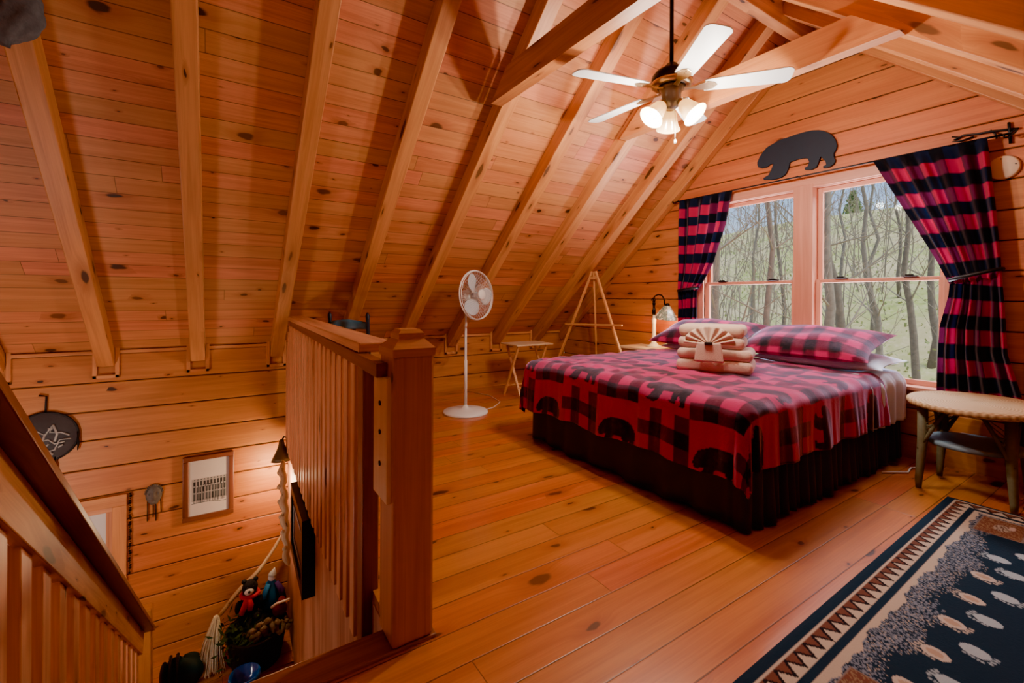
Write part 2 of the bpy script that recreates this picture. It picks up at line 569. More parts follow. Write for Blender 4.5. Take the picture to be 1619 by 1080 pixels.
# ------------------------------------------------------------------ room shell
mb = MB()
mb.face([(XB, YW, 0), (XG, YW, 0), (XG, YS - .12, 0), (XB, YS - .12, 0)], [(XB, YW), (XG, YW), (XG, YS - .12), (XB, YS - .12)])
mb.face([(xe(YS) , YS - .12, 0), (XG, YS - .12, 0), (XG, YE, 0), (xe(YE), YE, 0)],
        [(xe(YS), YS - .12), (XG, YS - .12), (XG, YE), (xe(YE), YE)])
fl = mb.build('floor', M['floor'], kind='structure', solid=.04)
fl.modifiers['s'].offset = -1
setp(fl, 'wide knotty pine plank floor of the loft', 'floor')

mb = MB()
mb.face([(XB, YS, LOW), (2.0, YS, LOW), (2.0, YE, LOW), (XB, YE, LOW)], [(XB, YS), (2.0, YS), (2.0, YE), (XB, YE)])
setp(mb.build('floor_landing', M['floor'], kind='structure'), 'pine floor at the foot of the stairs', 'floor')

mb = MB()
ls = math.hypot(1, SL)
for s in (1, -1):
    ye = YR_ + s * (YE - YR_)
    q = [(XB, ye, .72), (XG, ye, .72), (XG, YR_, zc(YR_)), (XB, YR_, zc(YR_))]
    lv = (YE - YR_) * ls
    mb.face(q if s > 0 else q[::-1], ([(XB, 0), (XG, 0), (XG, lv), (XB, lv)] if s > 0 else [(XB + 9, lv), (XG + 9, lv), (XG + 9, 0), (XB + 9, 0)]))
setp(mb.build('ceiling', M['ceil'], kind='structure'), 'sloped tongue and groove knotty pine ceiling', 'ceiling')


def log_strip(mb, u0, u1, zs, pos, out, uax):
    """horizontal courses with V joints; pos(u, z, depth) -> point"""
    g = .008
    zz = []
    for k in range(len(zs) - 1):
        zz += [(zs[k], g), (zs[k] + .010, 0), (zs[k + 1] - .010, 0)]
    zz.append((zs[-1], g))
    for (za, da), (zb, db) in zip(zz[:-1], zz[1:]):
        mb.face([pos(u0, za, da), pos(u1, za, da), pos(u1, zb, db), pos(u0, zb, db)], [(u0, za), (u1, za), (u1, zb), (u0, zb)])


mb = MB()
zs = [LOW - .06] + [.19 - .25 * k for k in range(9, -1, -1)] + [.44, .69, .74]
zs = sorted(set(round(z, 3) for z in zs if z >= LOW - .07))
log_strip(mb, XB, XG, zs, lambda u, z, d: (u, YE + d, z), 1, 'x')
setp(mb.build('wall_left', M['log'], kind='structure'), 'log eave wall running down past the loft into the stairwell', 'wall')

mb = MB()
log_strip(mb, XB, XG, [0, .19, .44, .69, .74], lambda u, z, d: (XG + XB - u, YW - d, z), 1, 'x')
setp(mb.build('wall_right', M['log'], kind='structure'), 'low log eave wall behind the camera', 'wall')

# gable wall with window opening
HY0, HY1, HZ0, HZ1 = 1.0, 2.985, .53, 2.215
mb = MB()
zj = [.177 + .203 * k for k in range(0, 18)]
brk = [(0, 0)]
for z in zj:
    brk += [(z - .009, 0), (z, .008), (z + .009, 0)]
brk = [b for b in brk if b[0] < zc(YR_) - .005] + [(HZ0, 0), (HZ1, 0), (zc(YR_) - .001, 0)]
brk = sorted(set(brk))
for (za, da), (zb, db) in zip(brk[:-1], brk[1:]):
    if zb - za < 1e-4: continue
    ya = lambda z: min(YE, YR_ + (zc(YR_) - z) / SL)
    yl = lambda z: 2 * YR_ - ya(z)
    spans = [(yl(za), ya(za), yl(zb), ya(zb))]
    if za >= HZ0 - 1e-6 and zb <= HZ1 + 1e-6:
        spans = [(yl(za), HY0, yl(zb), HY0), (HY1, ya(za), HY1, ya(zb))]
    for a0, a1, b0, b1 in spans:
        mb.face([(XG + da, a1, za), (XG + da, a0, za), (XG + db, b0, zb), (XG + db, b1, zb)], [(-a1, za), (-a0, za), (-b0, zb), (-b1, zb)])
wf = mb.build('wall_front', M['gable'], kind='structure', solid=.14)
wf.modifiers['s'].offset = -1
setp(wf, 'knotty pine gable wall around the double window', 'wall')

mb = MB()
mb.face([(XB, YW, LOW), (XB, YE, LOW), (XB, YE, .72), (XB, YR_, zc(YR_)), (XB, YW, .72)], [(YW, LOW), (YE, LOW), (YE, .72), (YR_, 3.7), (YW, .72)])
setp(mb.build('wall_back', M['gable'], kind='structure'), 'pine gable wall behind the camera', 'wall')
mb = MB()
mb.face([(2.0, YS - .02, LOW), (XB, YS - .02, LOW), (XB, YS - .02, -.04), (2.0, YS - .02, -.04)], [(0, LOW), (5, LOW), (5, 0), (0, 0)])
setp(mb.build('wall_stairs', M['plywood'], kind='structure'), 'plywood wall under the loft edge behind the stairs', 'wall')

# stairwell wall below the railing
mb = MB()
L = math.hypot(YE - YS, xe(YE) - xe(YS))
a, b = (xe(YS), YS, 0), (xe(YE), YE, 0)
P = lambda p, z: (p[0], p[1], z)
mb.face([P(b, LOW), P(a, LOW), P(a, -.04), P(b, -.04)], [(LOW, L), (LOW, 0), (0, 0), (0, L)])
w = mb.build('wall_stairwell', M['plywood'], kind='structure', solid=.09)
setp(w, 'rough pinkish plywood wall below the loft railing', 'wall')

# edge board at the head of the stairs
mb = MB().box((-.62, YS - .125, -.06), (xe(YS) + .13, YS, .012), 0)
mb.box((xe(YS) - .03, YS - .12, -.22), (xe(YS) + .10, YS - .02, -.055), 0)
setp(mb.build('trim_1', M['nosing'], bevel=.006, kind='structure'), 'dark stained nosing board along the head of the stairs', 'trim')

# ------------------------------------------------------------------ roof timbers
RX = [-1.48, -.81, -.145, .525, 1.19, 1.85, 2.52, 3.19, 3.85]
ordn = ['nearest the camera', 'second', 'third', 'fourth', 'fifth', 'sixth', 'seventh', 'eighth', 'ninth', 'tenth']
perp = .135
dz = .18
desc = {-1.48: 'pine rafter foot just showing at the left photo edge above the stair rail',
        -.81: 'pine rafter with the grey cloth bundle hanging at its top',
        -.145: 'upright looking pine rafter just right of the grey bundle one',
        .525: 'pine rafter coming down beside the far end of the loft railing',
        1.19: 'pine rafter coming down behind the blue chair',
        1.85: 'pine rafter joined by the near collar tie, down behind the newel post',
        2.52: 'pine rafter coming down behind the pedestal fan',
        3.19: 'pine rafter joined by the far collar tie, down to the tray table',
        3.85: 'pine rafter coming down behind the easel'}
descr = {2.52: 'right slope pine rafter cut by the top right corner, nearest of the right slope',
         3.19: 'right slope pine rafter carrying the right end of the far collar tie',
         3.85: 'right slope pine rafter between the far collar tie and the gable wall'}
for x in RX + [4.345]:
    for s in (1, -1):
        if s < 0 and x < 1.0: continue
        y0 = YR_ + s * (YE - YR_ - .004)
        y1 = YR_ + s * .046
        mb = MB()
        wdt = .115 if x < 4.3 else .09
        a = Vector((x, y0, (zc(y0) + zu(y0)) / 2 )); b_ = Vector((x, y1, (zc(y1) + zu(y1)) / 2))
        mb.beam(a, b_, wdt, perp, up=(0, 0, 1))
        o = mb.build('rafter', M['rafter'], bevel=.006)
        if s < 0 and x < 2:
            setp(o, 'pine rafter out of view on the right slope', kind='structure')
            continue
        if x > 4.3:
            lb = 'half-width pine rafter against the gable wall left of the window' if s > 0 else 'half-width pine rafter against the gable wall right of the window'
        else:
            lb = desc[x] if s > 0 else descr[x]
        setp(o, lb, 'rafter', 'exposed roof rafters')
mb = MB().beam((XB, YR_, 3.52), (XG, YR_, 3.52), .085, .24)
setp(mb.build('ridge_beam', M['rafter'], bevel=.005, kind='structure'), 'pine ridge beam along the peak of the ceiling', 'beam')
for x0, x1, lb in ((1.700, 1.7915, 'near pine collar tie crossing above the pedestal fan'), (3.045, 3.1315, 'far pine collar tie behind the ceiling fan')):
    zb, zt = 2.64, 2.835
    yo = lambda z: (YE - YR_) - (z - .54) / SL
    mb = MB()
    poly = [(YR_ - yo(zb) - .0, zb), (YR_ + yo(zb), zb), (YR_ + yo(zt) , zt), (YR_ - yo(zt), zt)]
    uo = random.random() * 9
    pa = [(x0, y, z) for y, z in poly]; pb = [(x1, y, z) for y, z in poly]
    uvp = [(y + uo, z) for y, z in poly]
    mb.face(pa[::-1], uvp[::-1]); mb.face(pb, uvp)
    for k in range(4):
        k2 = (k + 1) % 4
        mb.face([pa[k], pa[k2], pb[k2], pb[k]], [(poly[k][0] + uo, 0), (poly[k2][0] + uo, 0), (poly[k2][0] + uo, .09), (poly[k][0] + uo, .09)])
    setp(mb.build('collar_tie', M['collar']), lb, 'collar tie', 'collar ties between the rafters')

# small mouldings boxed round the rafter feet along the eave wall
names = ['left edge', 'grey bundle rafter', 'bare rafter over the stairwell', 'railing end', 'blue chair', 'newel post', 'pedestal fan', 'tray table', 'easel']
for i, x in enumerate(RX):
    mb = MB()
    y = YE - .014
    hw = .0575
    for s in (-1, 1):
        mb.beam((x + s * (hw + .018), y, .475), (x + s * (hw + .018), y, .745), .03, .024, up=(0, 1, 0))
    mb.beam((x - hw - .033, y, .49), (x + hw + .033, y, .49), .024, .03)
    xn = RX[i + 1] if i + 1 < len(RX) else XG
    mb.beam((x + hw + .03, y, .705), (xn - hw - .03, y, .705), .024, .03)
    o = mb.build('trim_%d' % (i + 2), M['trim'], bevel=.004, kind='structure')
    setp(o, 'pale moulding boxed round the rafter foot at the ' + names[i], 'trim')

# ------------------------------------------------------------------ window
win = thing('window_1', 'double pine sash window in the gable wall above the bed', 'window', (XG, 1.99, .5), kind='structure')
X0, X1 = XG - .022, XG + .12
mb = MB()
mb.box((X0, HY1 - .03, .50), (XG + .02, HY1 + .065, 2.25), 2)          # casings
mb.box((X0, HY0 - .065, .50), (XG + .02, HY0 + .03, 2.25), 2)
mb.box((X0 - .004, HY0 - .08, 2.185), (XG + .02, HY1 + .08, 2.265), 1)
mb.box((XG - .03, 1.885, HZ0), (X1, 2.045, HZ1), 2)                    # mullion
mb.box((XG - .005, HY1 - .03, HZ0), (X1, HY1 + .0, HZ1), 2)            # jambs
mb.box((XG - .005, HY0, HZ0), (X1, HY0 + .03, HZ1), 2)
mb.box((XG - .005, HY0, HZ1 - .03), (X1, HY1, HZ1), 1)
mb.box((XG - .005, HY0, HZ0), (X1, HY1, HZ0 + .025), 1)
mb.build('window_frame', M['wintrim'], win, bevel=.004)
mb = MB().box((XG - .07, HY0 - .1, .525), (XG + .03, HY1 + .1, .553), 1)
mb.box((XG - .02, HY0 - .08, .41), (XG + .01, HY1 + .08, .525), 1)
mb.build('window_sill', M['wintrim'], win, bevel=.004)
for (y0, y1) in ((HY0 + .03, 1.885), (2.045, HY1 - .03)):
    for (z0, z1, xx) in ((.555, 1.375, XG + .03), (1.345, 2.185, XG + .065)):
        fr = .04
        mb = MB()
        mb.box((xx, y0, z0), (xx + .032, y0 + fr, z1), 2).box((xx, y1 - fr, z0), (xx + .032, y1, z1), 2)
        mb.box((xx, y0 + fr, z0), (xx + .032, y1 - fr, z0 + (fr if z0 < 1 else .03)), 1)
        mb.box((xx, y0 + fr, z1 - (fr if z0 > 1 else .03)), (xx + .032, y1 - fr, z1), 1)
        sash = mb.build('sash', M['wintrim'], win, bevel=.003)
        mb = MB().box((xx + .013, y0 + fr - .005, z0 + .02), (xx + .019, y1 - fr + .005, z1 - .02), 2)
        mb.build('pane', M['glass'], sash)
    for yy in (y0 + .2, y1 - .2):
        mb = MB().box((XG + .005, yy - .045, 1.375), (XG + .05, yy + .045, 1.385), 1)
        mb.box((XG + .01, yy - .02, 1.385), (XG + .03, yy + .03, 1.395), 1)
        mb.build('sash_lock', M['bronze'], win, bevel=.002)

# ------------------------------------------------------------------ camera
cam = bpy.data.cameras.new('camera')
cam.sensor_width = 36; cam.sensor_fit = 'HORIZONTAL'
cam.lens = 716 * 36 / 1619
cam.shift_y = -69 / 1619
cam.clip_start = .02; cam.clip_end = 300
co = bpy.data.objects.new('camera', cam)
COL.objects.link(co)
yaw = math.radians(56.87)
co.matrix_world = Matrix.Translation((0, 0, 1.2)) @ Matrix.Rotation(yaw - PI / 2, 4, 'Z') @ Matrix.Rotation(PI / 2, 4, 'X') @ Matrix.Rotation(math.radians(.265), 4, 'Z')
SC.camera = co

# ------------------------------------------------------------------ loft railing
rail = thing('loft_railing', 'reddish pine loft railing with closely set balusters and a square newel post', 'railing', (xe(3.2), 1.5, 0))
nx0, nx1, ny0, ny1 = .497, .647, 1.488, 1.636
mb = MB().box((nx0, ny0, .012), (nx1, ny1, 1.02), 2)
post = mb.build('newel_post', M['post'], rail, bevel=.012)
cx_, cy_ = (nx0 + nx1) / 2, (ny0 + ny1) / 2
mb = MB()
def ring(hw, z): return [(cx_ - hw, cy_ - hw, z), (cx_ + hw, cy_ - hw, z), (cx_ + hw, cy_ + hw, z), (cx_ - hw, cy_ + hw, z)]
lv = [ring(.0765, .996), ring(.0775, 1.024), ring(.046, 1.055), ring(.046, 1.075), ring(.034, 1.088)]
for A, B in zip(lv[:-1], lv[1:]):
    for k in range(4):
        k2 = (k + 1) % 4
        mb.face([A[k], A[k2], B[k2], B[k]], [(0, 0), (.1, 0), (.1, .03), (0, .03)])
mb.face(lv[-1])
mb.build('post_cap', M['post'], post)
mb = MB().box((nx0 - .016, ny0 + .018, .50), (nx0 + .002, ny1 + .02, .925), 2)
strip = mb.build('mounting_strip', M['palewood'], post, bevel=.002)
strip['label'] = 'pale bare wood strip with three screws'
for z in (.83, .73, .62):
    MB().lathe([(.001, 0), (.009, 0), (.009, .004), (.001, .004)], 10, Matrix.Translation((nx0 - .016, ny0 + .09, z)) @ Matrix.Rotation(-PI / 2, 4, 'Y')).build('screw', M['clip'], strip)
lx = lambda y, o: xe(y) + o
mb = MB()
ya, yb = 1.86, 4.74
mb.beam((lx(ya, .015), ya, .995), (lx(yb, .015), yb, .995), .145, .04)
mb.build('top_cap', M['rail'], rail, bevel=.006)
mb = MB()
mb.beam((lx(1.55, -.045), 1.55, .948), (lx(4.8, -.012), 4.8, .948), .05, .05)
mb.build('lower_rail', M['darkrail'], rail, bevel=.004)
y = 1.90
k = 0
while y < 5.2:
    zt = min(.925, zu(y) - .03) if y > 4.7 else .925
    zb = -.27 - .06 * min(1, (y - 1.9) / 1.4)
    mb = MB()
    hw = .04 if k == 0 else .036
    xo = -.008
    mb.box((lx(y, xo) - .034, y - hw, zb), (lx(y, xo) + .034, y + hw, zt), 2)
    mb.build('baluster', M['darkrail'] if k == 0 else M['rail'], rail, bevel=.006)
    y += .15; k += 1

# ------------------------------------------------------------------ stairs and their railing
m_ = .789
zcap = lambda y: 1.037 - m_ * (y - 1.456)
st = thing('staircase', 'plain pine staircase going down from the loft to the landing', 'staircase', (0, 3, LOW))
for k in range(10):
    yy = YS + k * .2535
    z = -.2 * (k + 1)
    MB().box((-.47, yy + .01, z - .035), (.435, yy + .275, z), 0).build('tread', M['nosing'], st, bevel=.006)
for x in (-.49, .455):
    MB().beam((x, YS + .10, -.25), (x, YS + 2.5, -.16 - 1.99), .035, .25).build('stringer', M['rail'], st)
sr = thing('stair_railing', 'dark stained stair railing sloping down at the left of the stairwell', 'railing', (-.47, 3, -1.0))
MB().beam((-.47, 1.2, zcap(1.2) - .018), (-.47, 4.60, zcap(4.60) - .018), .14, .032).build('handrail', M['darkrail'], sr, bevel=.005)
MB().beam((-.478, 1.2, zcap(1.2) - .135), (-.478, 4.47, zcap(4.47) - .135), .036, .145).build('lower_rail', M['rafter'], sr, bevel=.004)
y = 1.50
while y < 4.45:
    zt = zcap(y) - .21; zb = zcap(y) - 1.02
    MB().box((-.512, y - .005, max(zb, LOW)), (-.474, y + .088, zt), 2).build('baluster', M['rail'], sr, bevel=.004)
    y += .197
MB().box((-.53, 4.57, LOW), (-.42, 4.67, zcap(4.6) + .16), 2).build('newel_post', M['post'], sr, bevel=.008)

# ------------------------------------------------------------------ bed
bed = thing('bed', 'double bed with white mattress and dark navy pleated skirt', 'bed', (3.3, 2.22, 0))
BY0, BY1, BX0, BX1, BZ = 1.29, 3.16, 2.27, 4.345, .652
mb = MB().box((BX0, BY0, .35), (BX1, BY1, BZ - .01), 0)
mb.build('mattress', M['sheet'], bed, bevel=.05, seg=4)
MB().box((BX0 + .01, BY0 + .01, .13), (BX1, BY1 - .01, .35), 0).build('box_spring', M['sheet'], bed, bevel=.02)
for x, yy in ((2.33, 1.36), (2.33, 3.08), (4.25, 1.36), (4.25, 3.08)):
    mb = MB().lathe([(.018, 0), (.024, .012), (.026, .05), (.032, .06), (.034, .13)], 14, Matrix.Translation((x, yy, 0)))
    mb.build('leg', M['palewood'], bed)
# skirt
path = []
def arc(cx, cy, r, a0, a1, n):
    return [(cx + r * math.cos(a0 + (a1 - a0) * i / n), cy + r * math.sin(a0 + (a1 - a0) * i / n)) for i in range(n + 1)]
c_r = .10
o_ = .02
pts = [(BX1, BY1 + o_)] + arc(BX0 - o_ + c_r, BY1 + o_ - c_r, c_r, PI / 2, PI, 10) + arc(BX0 - o_ + c_r, BY0 - o_ + c_r, c_r, PI, 1.5 * PI, 10) + [(BX1, BY0 - o_)]
pp = []
for (ax, ay), (bx, by) in zip(pts[:-1], pts[1:]):
    n = max(1, int(math.hypot(bx - ax, by - ay) / .006))
    for i in range(n): pp.append((ax + (bx - ax) * i / n, ay + (by - ay) * i / n))
pp.append(pts[-1])
pp = np.array(pp)
tg = np.gradient(pp, axis=0); tg /= np.linalg.norm(tg, axis=1)[:, None] + 1e-9
nr = np.stack([-tg[:, 1], tg[:, 0]], 1) * -1
ctr = np.array([3.3, 2.22])
sgn = np.sign(((pp - ctr) * nr).sum(1)); nr *= sgn[:, None]
s = np.cumsum(np.r_[0, np.linalg.norm(np.diff(pp, axis=0), axis=1)])
on_side = (pp[:, 1] < 1.36).astype(float)
w1 = np.sin(s * 2 * PI / .24 + 2 * np.sin(s * 3.1)); w2 = np.sin(s * 2 * PI / .085 + 1.7 * np.sin(s * 7.3))
zz = np.linspace(.53, .022, 12)
P_ = np.zeros((len(pp), 12, 3))
for j, z in enumerate(zz):
    t = (zz[0] - z) / (zz[0] - zz[-1])
    amp = (.004 + .012 * t) * (1 - on_side) * w1 + on_side * (.006 + .018 * t) * (.5 * w1 + .8 * w2)
    off = amp + .012 * t
    P_[:, j, :2] = pp + nr * off[:, None]
    P_[:, j, 2] = z + (0.012 * np.sin(s * 9) if j == 11 else 0)
grid_obj('bed_skirt', P_, M['skirt'], bed, solid=.004)

n1 = 60
P_ = np.zeros((n1, 24, 3))
for i in range(n1):
    x = 3.70 + (4.33 - 3.70) * i / (n1 - 1)
    for j in range(24):
        d_ = j / 23 * .46
        w_ = .012 * math.sin(x * 31 + 1) * min(1, d_ / .2) + .008 * math.sin(x * 70)* min(1, d_ / .2)
        if d_ < .10: P_[i, j] = (x, 1.38 - d_, .664 - .012 * (d_ / .1) ** 2)
        else: P_[i, j] = (x, 1.28 - .045 * math.sin(min(1, (d_ - .10) / .08) * PI / 2) - w_, .652 - (d_ - .10) * .95 + .0)
grid_obj('fitted_sheet', P_, M['sheet'], bed, solid=.004)

# ---- plaid colours
RED, MID, BLK = lin(200, 16, 98), lin(104, 20, 48), lin(26, 30, 34)
RED2 = lin(196, 18, 72)
BEAR = [(2.376, 2.497), (2.376, 2.523), (2.353, 2.569), (2.319, 2.611), (2.291, 2.638), (2.271, 2.648), (2.227, 2.662), (2.155, 2.68), (2.086, 2.684), (2.018, 2.689), (1.952, 2.69), (1.895, 2.685), (1.84, 2.67), (1.802, 2.651), (1.767, 2.625), (1.737, 2.591), (1.714, 2.55), (1.702, 2.497), (1.71, 2.462), (1.727, 2.441), (1.724, 2.401), (1.714, 2.373), (1.727, 2.345), (1.763, 2.326), (1.805, 2.331), (1.81, 2.348), (1.784, 2.355), (1.79, 2.384), (1.827, 2.436), (1.845, 2.387), (1.858, 2.352), (1.899, 2.339), (1.95, 2.35), (1.957, 2.369), (1.928, 2.38), (1.918, 2.413), (1.931, 2.448), (1.975, 2.459), (2.025, 2.457), (2.078, 2.45), (2.088, 2.4), (2.115, 2.348), (2.15, 2.328), (2.196, 2.322), (2.24, 2.325), (2.314, 2.34), (2.316, 2.359), (2.27, 2.375), (2.248, 2.415), (2.222, 2.473), (2.252, 2.473), (2.285, 2.454), (2.334, 2.455), (2.364, 2.47)]
bn = [((2.376 - a) / .674, (b - 2.322) / .674) for a, b in BEAR]      # unit-wide bear, head at 0


def inpoly(poly, x, y):
    ins = np.zeros(x.shape, bool)
    n = len(poly)
    for i in range(n):
        x1, y1 = poly[i]; x2, y2 = poly[(i + 1) % n]
        if y1 == y2: continue
        c = ((y1 > y) != (y2 > y)) & (x < (x2 - x1) * (y - y1) / (y2 - y1) + x1)
        ins ^= c
    return ins


def plaid(X, Y, per, red=RED, mid=MID, blk=BLK):
    a = (np.floor(X / per) % 2).astype(int); b = (np.floor(Y / per) % 2).astype(int)
    k = a + b
    c = np.where((k == 2)[..., None], blk, np.where((k == 1)[..., None], mid, red))
    return c


def stripe_plaid(X, Y, per):
    a = (np.floor(X / per) % 2).astype(int); b = (np.floor(Y / per) % 2).astype(int)
    hi = np.where((a == 0)[..., None], lin(204, 20, 84), lin(104, 30, 70))
    lo = np.where((a == 0)[..., None], lin(16, 30, 58), lin(9, 15, 28))
    return np.where((b == 0)[..., None], hi, lo)


def bear_cloth(X, Y, sz, per):
    """X grows to the viewer's right, Y grows downward; blocks of plaid and of bears"""
    ci, ri = np.floor(X / sz).astype(int), np.floor(Y / sz).astype(int)
    fx, fy = X / sz - ci, Y / sz - ri
    isb = (ci + ri) % 2 == 0
    c = plaid(X, Y, per)
    ib = inpoly(bn, (fx - .08) / .86, (1 - fy - .13) / .95)
    cb = np.where(ib[..., None], BLK * 1.1, RED)
    return np.where(isb[..., None], cb, c)


# ---- comforter
nu, nv = 300, 330
TX, Ra = 2.29, .075
La, Wy0, Wy1 = 3.92 - TX, 1.315, 3.135
al = np.linspace(0, La + .44, nu)[:, None] * np.ones((1, nv))
bl_ = np.linspace(Wy0 - .385, Wy1 + .40, nv)[None, :] * np.ones((nu, 1))
hem = .018 * np.sin(bl_ * 8.5 + 1) + .012 * np.sin(bl_ * 17)
da = np.maximum(0, al - La) ; da = da * (1 + hem / .5)
db = np.where(bl_ < Wy0, bl_ - Wy0, np.where(bl_ > Wy1, bl_ - Wy1, 0))
r = np.hypot(da, db)
r = np.where(r > .44, .44 + (r - .44) * .4, r)
th = np.arctan2(db, da)
ux, uy = -np.cos(th), np.sin(th)
uy = np.where(r < 1e-9, 0, uy); ux = np.where(r < 1e-9, 0, ux)
q = Ra * PI / 2
out = np.where(r < q, Ra * np.sin(np.minimum(r, q) / Ra), Ra + .05 * np.maximum(0, r - q))
drop = np.where(r < q, Ra * (1 - np.cos(np.minimum(r, q) / Ra)), Ra + (r - q) * .995)
both = (da > 1e-6) & (np.abs(db) > 1e-6)
sp_ = np.where(np.abs(db) > da, al * 1.0, bl_)
sp_ = np.where(both, th * .45 + 3, sp_)
wave = np.where(np.abs(db) > da, 1.0, .55) * (.017 * np.sin(sp_ * 2 * PI / .43 + 1.0) + .008 * np.sin(sp_ * 2 * PI / .19 + 2.2) + .002 * np.sin(sp_ * 2 * PI / .07))
cone = np.where(both, .05 * np.sin(np.abs(th) * 4) * np.abs(np.sin(2 * np.abs(th))), 0)
out = out + (wave + cone) * np.clip((drop - .03) / .25, 0, 1)
Px = 3.92 - np.minimum(al, La) + ux * out
Py = np.clip(bl_, Wy0, Wy1) + uy * out
top = .006 * np.sin(Px * 13 + 2 * np.sin(Py * 5)) * np.sin(Py * 11 + 1.3 * np.sin(Px * 7)) + .004 * np.sin(Px * 31 + Py * 23) + .01 * np.sin(Py * 3.2)
top += .004 * np.sin(Py * 60 + 3 * np.sin(Px * 9)) * np.clip(1 - np.abs(Px - 2.40) / .18, 0, 1)
Pz = .668 + top * np.clip(1 - drop / .3, 0, 1) - drop
P_ = np.stack([Px, Py, Pz], -1)
cc = bear_cloth(3.01 - bl_, (al - La) - .07 + .355 * 20, .36, .09)
cmf = grid_obj('comforter', P_, M['comforter'], None, col=cc, solid=.012)
setp(cmf, 'red and black plaid comforter with bear silhouettes draped over the bed', 'comforter')


# ---- pillows
def pillow(name, label, c, a, b, h, tilt, mat, fcol=None, group=None, yawd=0, roll=0):
    n = 46
    t = np.linspace(-1, 1, n)
    U, V = np.meshgrid(t, t, indexing='ij')
    prof = np.clip(1 - np.abs(U) ** 2.6, 0, 1) ** .55 * np.clip(1 - np.abs(V) ** 2.2, 0, 1) ** .55
    X = a * U * (.90 + .10 * V ** 2); Y = b * V * (.88 + .12 * U ** 2)
    wr = 1 + .06 * np.sin(U * 7 + 3 * V) + .05 * np.sin(V * 9 - 2 * U)
    top = np.stack([X, Y, h * prof * wr], -1); bot = np.stack([X, Y, -h * .75 * prof], -1)
    P2 = np.concatenate([top, bot[::-1][:, :, :]], 0)
    R = np.array(Matrix.Rotation(math.radians(yawd), 3, 'Z') @ Matrix.Rotation(-math.radians(tilt), 3, 'Y') @ Matrix.Rotation(math.radians(roll), 3, 'X'))
    # local x -> along the bed width (world y); local y -> toward the wall (world x)
    A = np.array([[0, 1, 0], [-1, 0, 0], [0, 0, 1]], float)
    P2 = P2 @ A.T @ R.T + np.array(c)
    col_ = None
    if fcol is not None:
        f = fcol(X, Y)
        col_ = np.concatenate([f, f[::-1]], 0)
    o = grid_obj(name, P2, mat, None, col=col_)
    return setp(o, label, 'pillow', group)


pc = lambda X, Y: np.where((np.abs(X) < .17)[..., None] & (np.abs(Y + .02) < .11)[..., None], np.where(inpoly(bn, (X + .14) / .28, (Y + .10) / .28)[..., None], BLK, RED), plaid(X + 9, Y + 9.03, .075))
pc2 = lambda X, Y: plaid(X + 9.03, Y + 9.0, .085)
pillow('plaid_pillow', 'red and black plaid pillow at the right end of the bed head', (4.05, 1.775, .845), .50, .29, .122, 17, M['pillowcase'], pc2, 'pillows at the bed head')
pillow('plaid_pillow', 'red and black plaid pillow half hidden behind the towel stack', (4.06, 2.71, .855), .48, .29, .122, 19, M['pillowcase'], pc2, 'pillows at the bed head')
pillow('white_pillow', 'white pillow sticking out under the right plaid pillow', (4.13, 1.70, .72), .47, .24, .085, 4, M['sheet'], None, 'pillows at the bed head')
pillow('white_pillow', 'white pillow seen in the gap between the two plaid pillows', (4.12, 2.66, .725), .47, .24, .085, 4, M['sheet'], None, 'pillows at the bed head')

# ------------------------------------------------------------------ towels
ang = math.atan2(-.44, .21)
tu = Vector((math.cos(ang), math.sin(ang), 0)); tw = Vector((-tu.y, tu.x, 0))       # along the front, and away from the viewer
t0 = Vector((2.79, 2.10, .678))
tl = ['bottom towel of the beige stack on the bed, wide folded', 'second beige towel from the bottom of the stack on the bed', 'third beige towel up, just under the top folded one', 'top cream towel of the stack behind the pleated fan washcloth']
z = 0
for k, (w_, d_, h_) in enumerate(((.50, .34, .088), (.495, .33, .078), (.44, .31, .082), (.435, .30, .085))):
    c = t0 + tu * (.245 if k < 2 else .222) + tw * (.19 + .006 * k)
    mb = MB()
    a = c - tu * (w_ / 2) + Vector((0, 0, z + h_ / 4)); b = c + tu * (w_ / 2) + Vector((0, 0, z + h_ / 4))
    root = None
    up_ = Vector((0, 0, h_ / 4))
    mb.beam(a + up_, b + up_, d_, h_ * 1.03)
    o = mb.build('towel', M['towel'] if k < 3 else M['towel2'], bevel=.036, seg=6)
    for p_ in o.data.polygons: p_.use_smooth = True
    setp(o, tl[k], 'towel', 'folded towels on the bed')
    z += h_ * 1.0
# fan folded washcloth on the front of the stack
fc = t0 + tu * .225 + tw * .008 + Vector((0, 0, .205))
nf = 60
rr_ = np.linspace(0.012, 1, 12)
P_ = np.zeros((nf, 12, 3))
for i in range(nf):
    an = PI * i / (nf - 1)
    for j, q_ in enumerate(rr_):
        w_ = fc + tu * (-math.cos(an) * .168 * q_) + Vector((0, 0, math.sin(an) * .125 * q_))
        w_ -= tw * (.020 + .012 * q_ * math.sin(an * 18) + .018 * (1 - q_))
        P_[i, j] = w_
wc = thing('washcloth', 'blush washcloth pleated into a fan on the front of the towel stack', 'washcloth', fc)
grid_obj('fan_fold', P_, M['towel2'], wc, solid=.006)
nn = 16
P_ = np.zeros((nn, 10, 3))
for i in range(nn):
    s_ = i / (nn - 1) * 2 - 1
    for j in range(10):
        t_ = j / 9
        P_[i, j] = fc + tu * (s_ * (.075 + .02 * t_)) + Vector((0, 0, .012 - .135 * t_)) - tw * (.024 + .012 * math.cos(s_ * 1.5) + .004 * t_)
grid_obj('hanging_end', P_, M['towel'], wc, solid=.008)
mb = MB().beam(fc - tu * .026 - tw * .052 + Vector((0, 0, .008)), fc + tu * .026 - tw * .052 + Vector((0, 0, .008)), .02, .022)
mb.build('clip', M['clip'], wc, bevel=.006)['label'] = 'small dark clip'

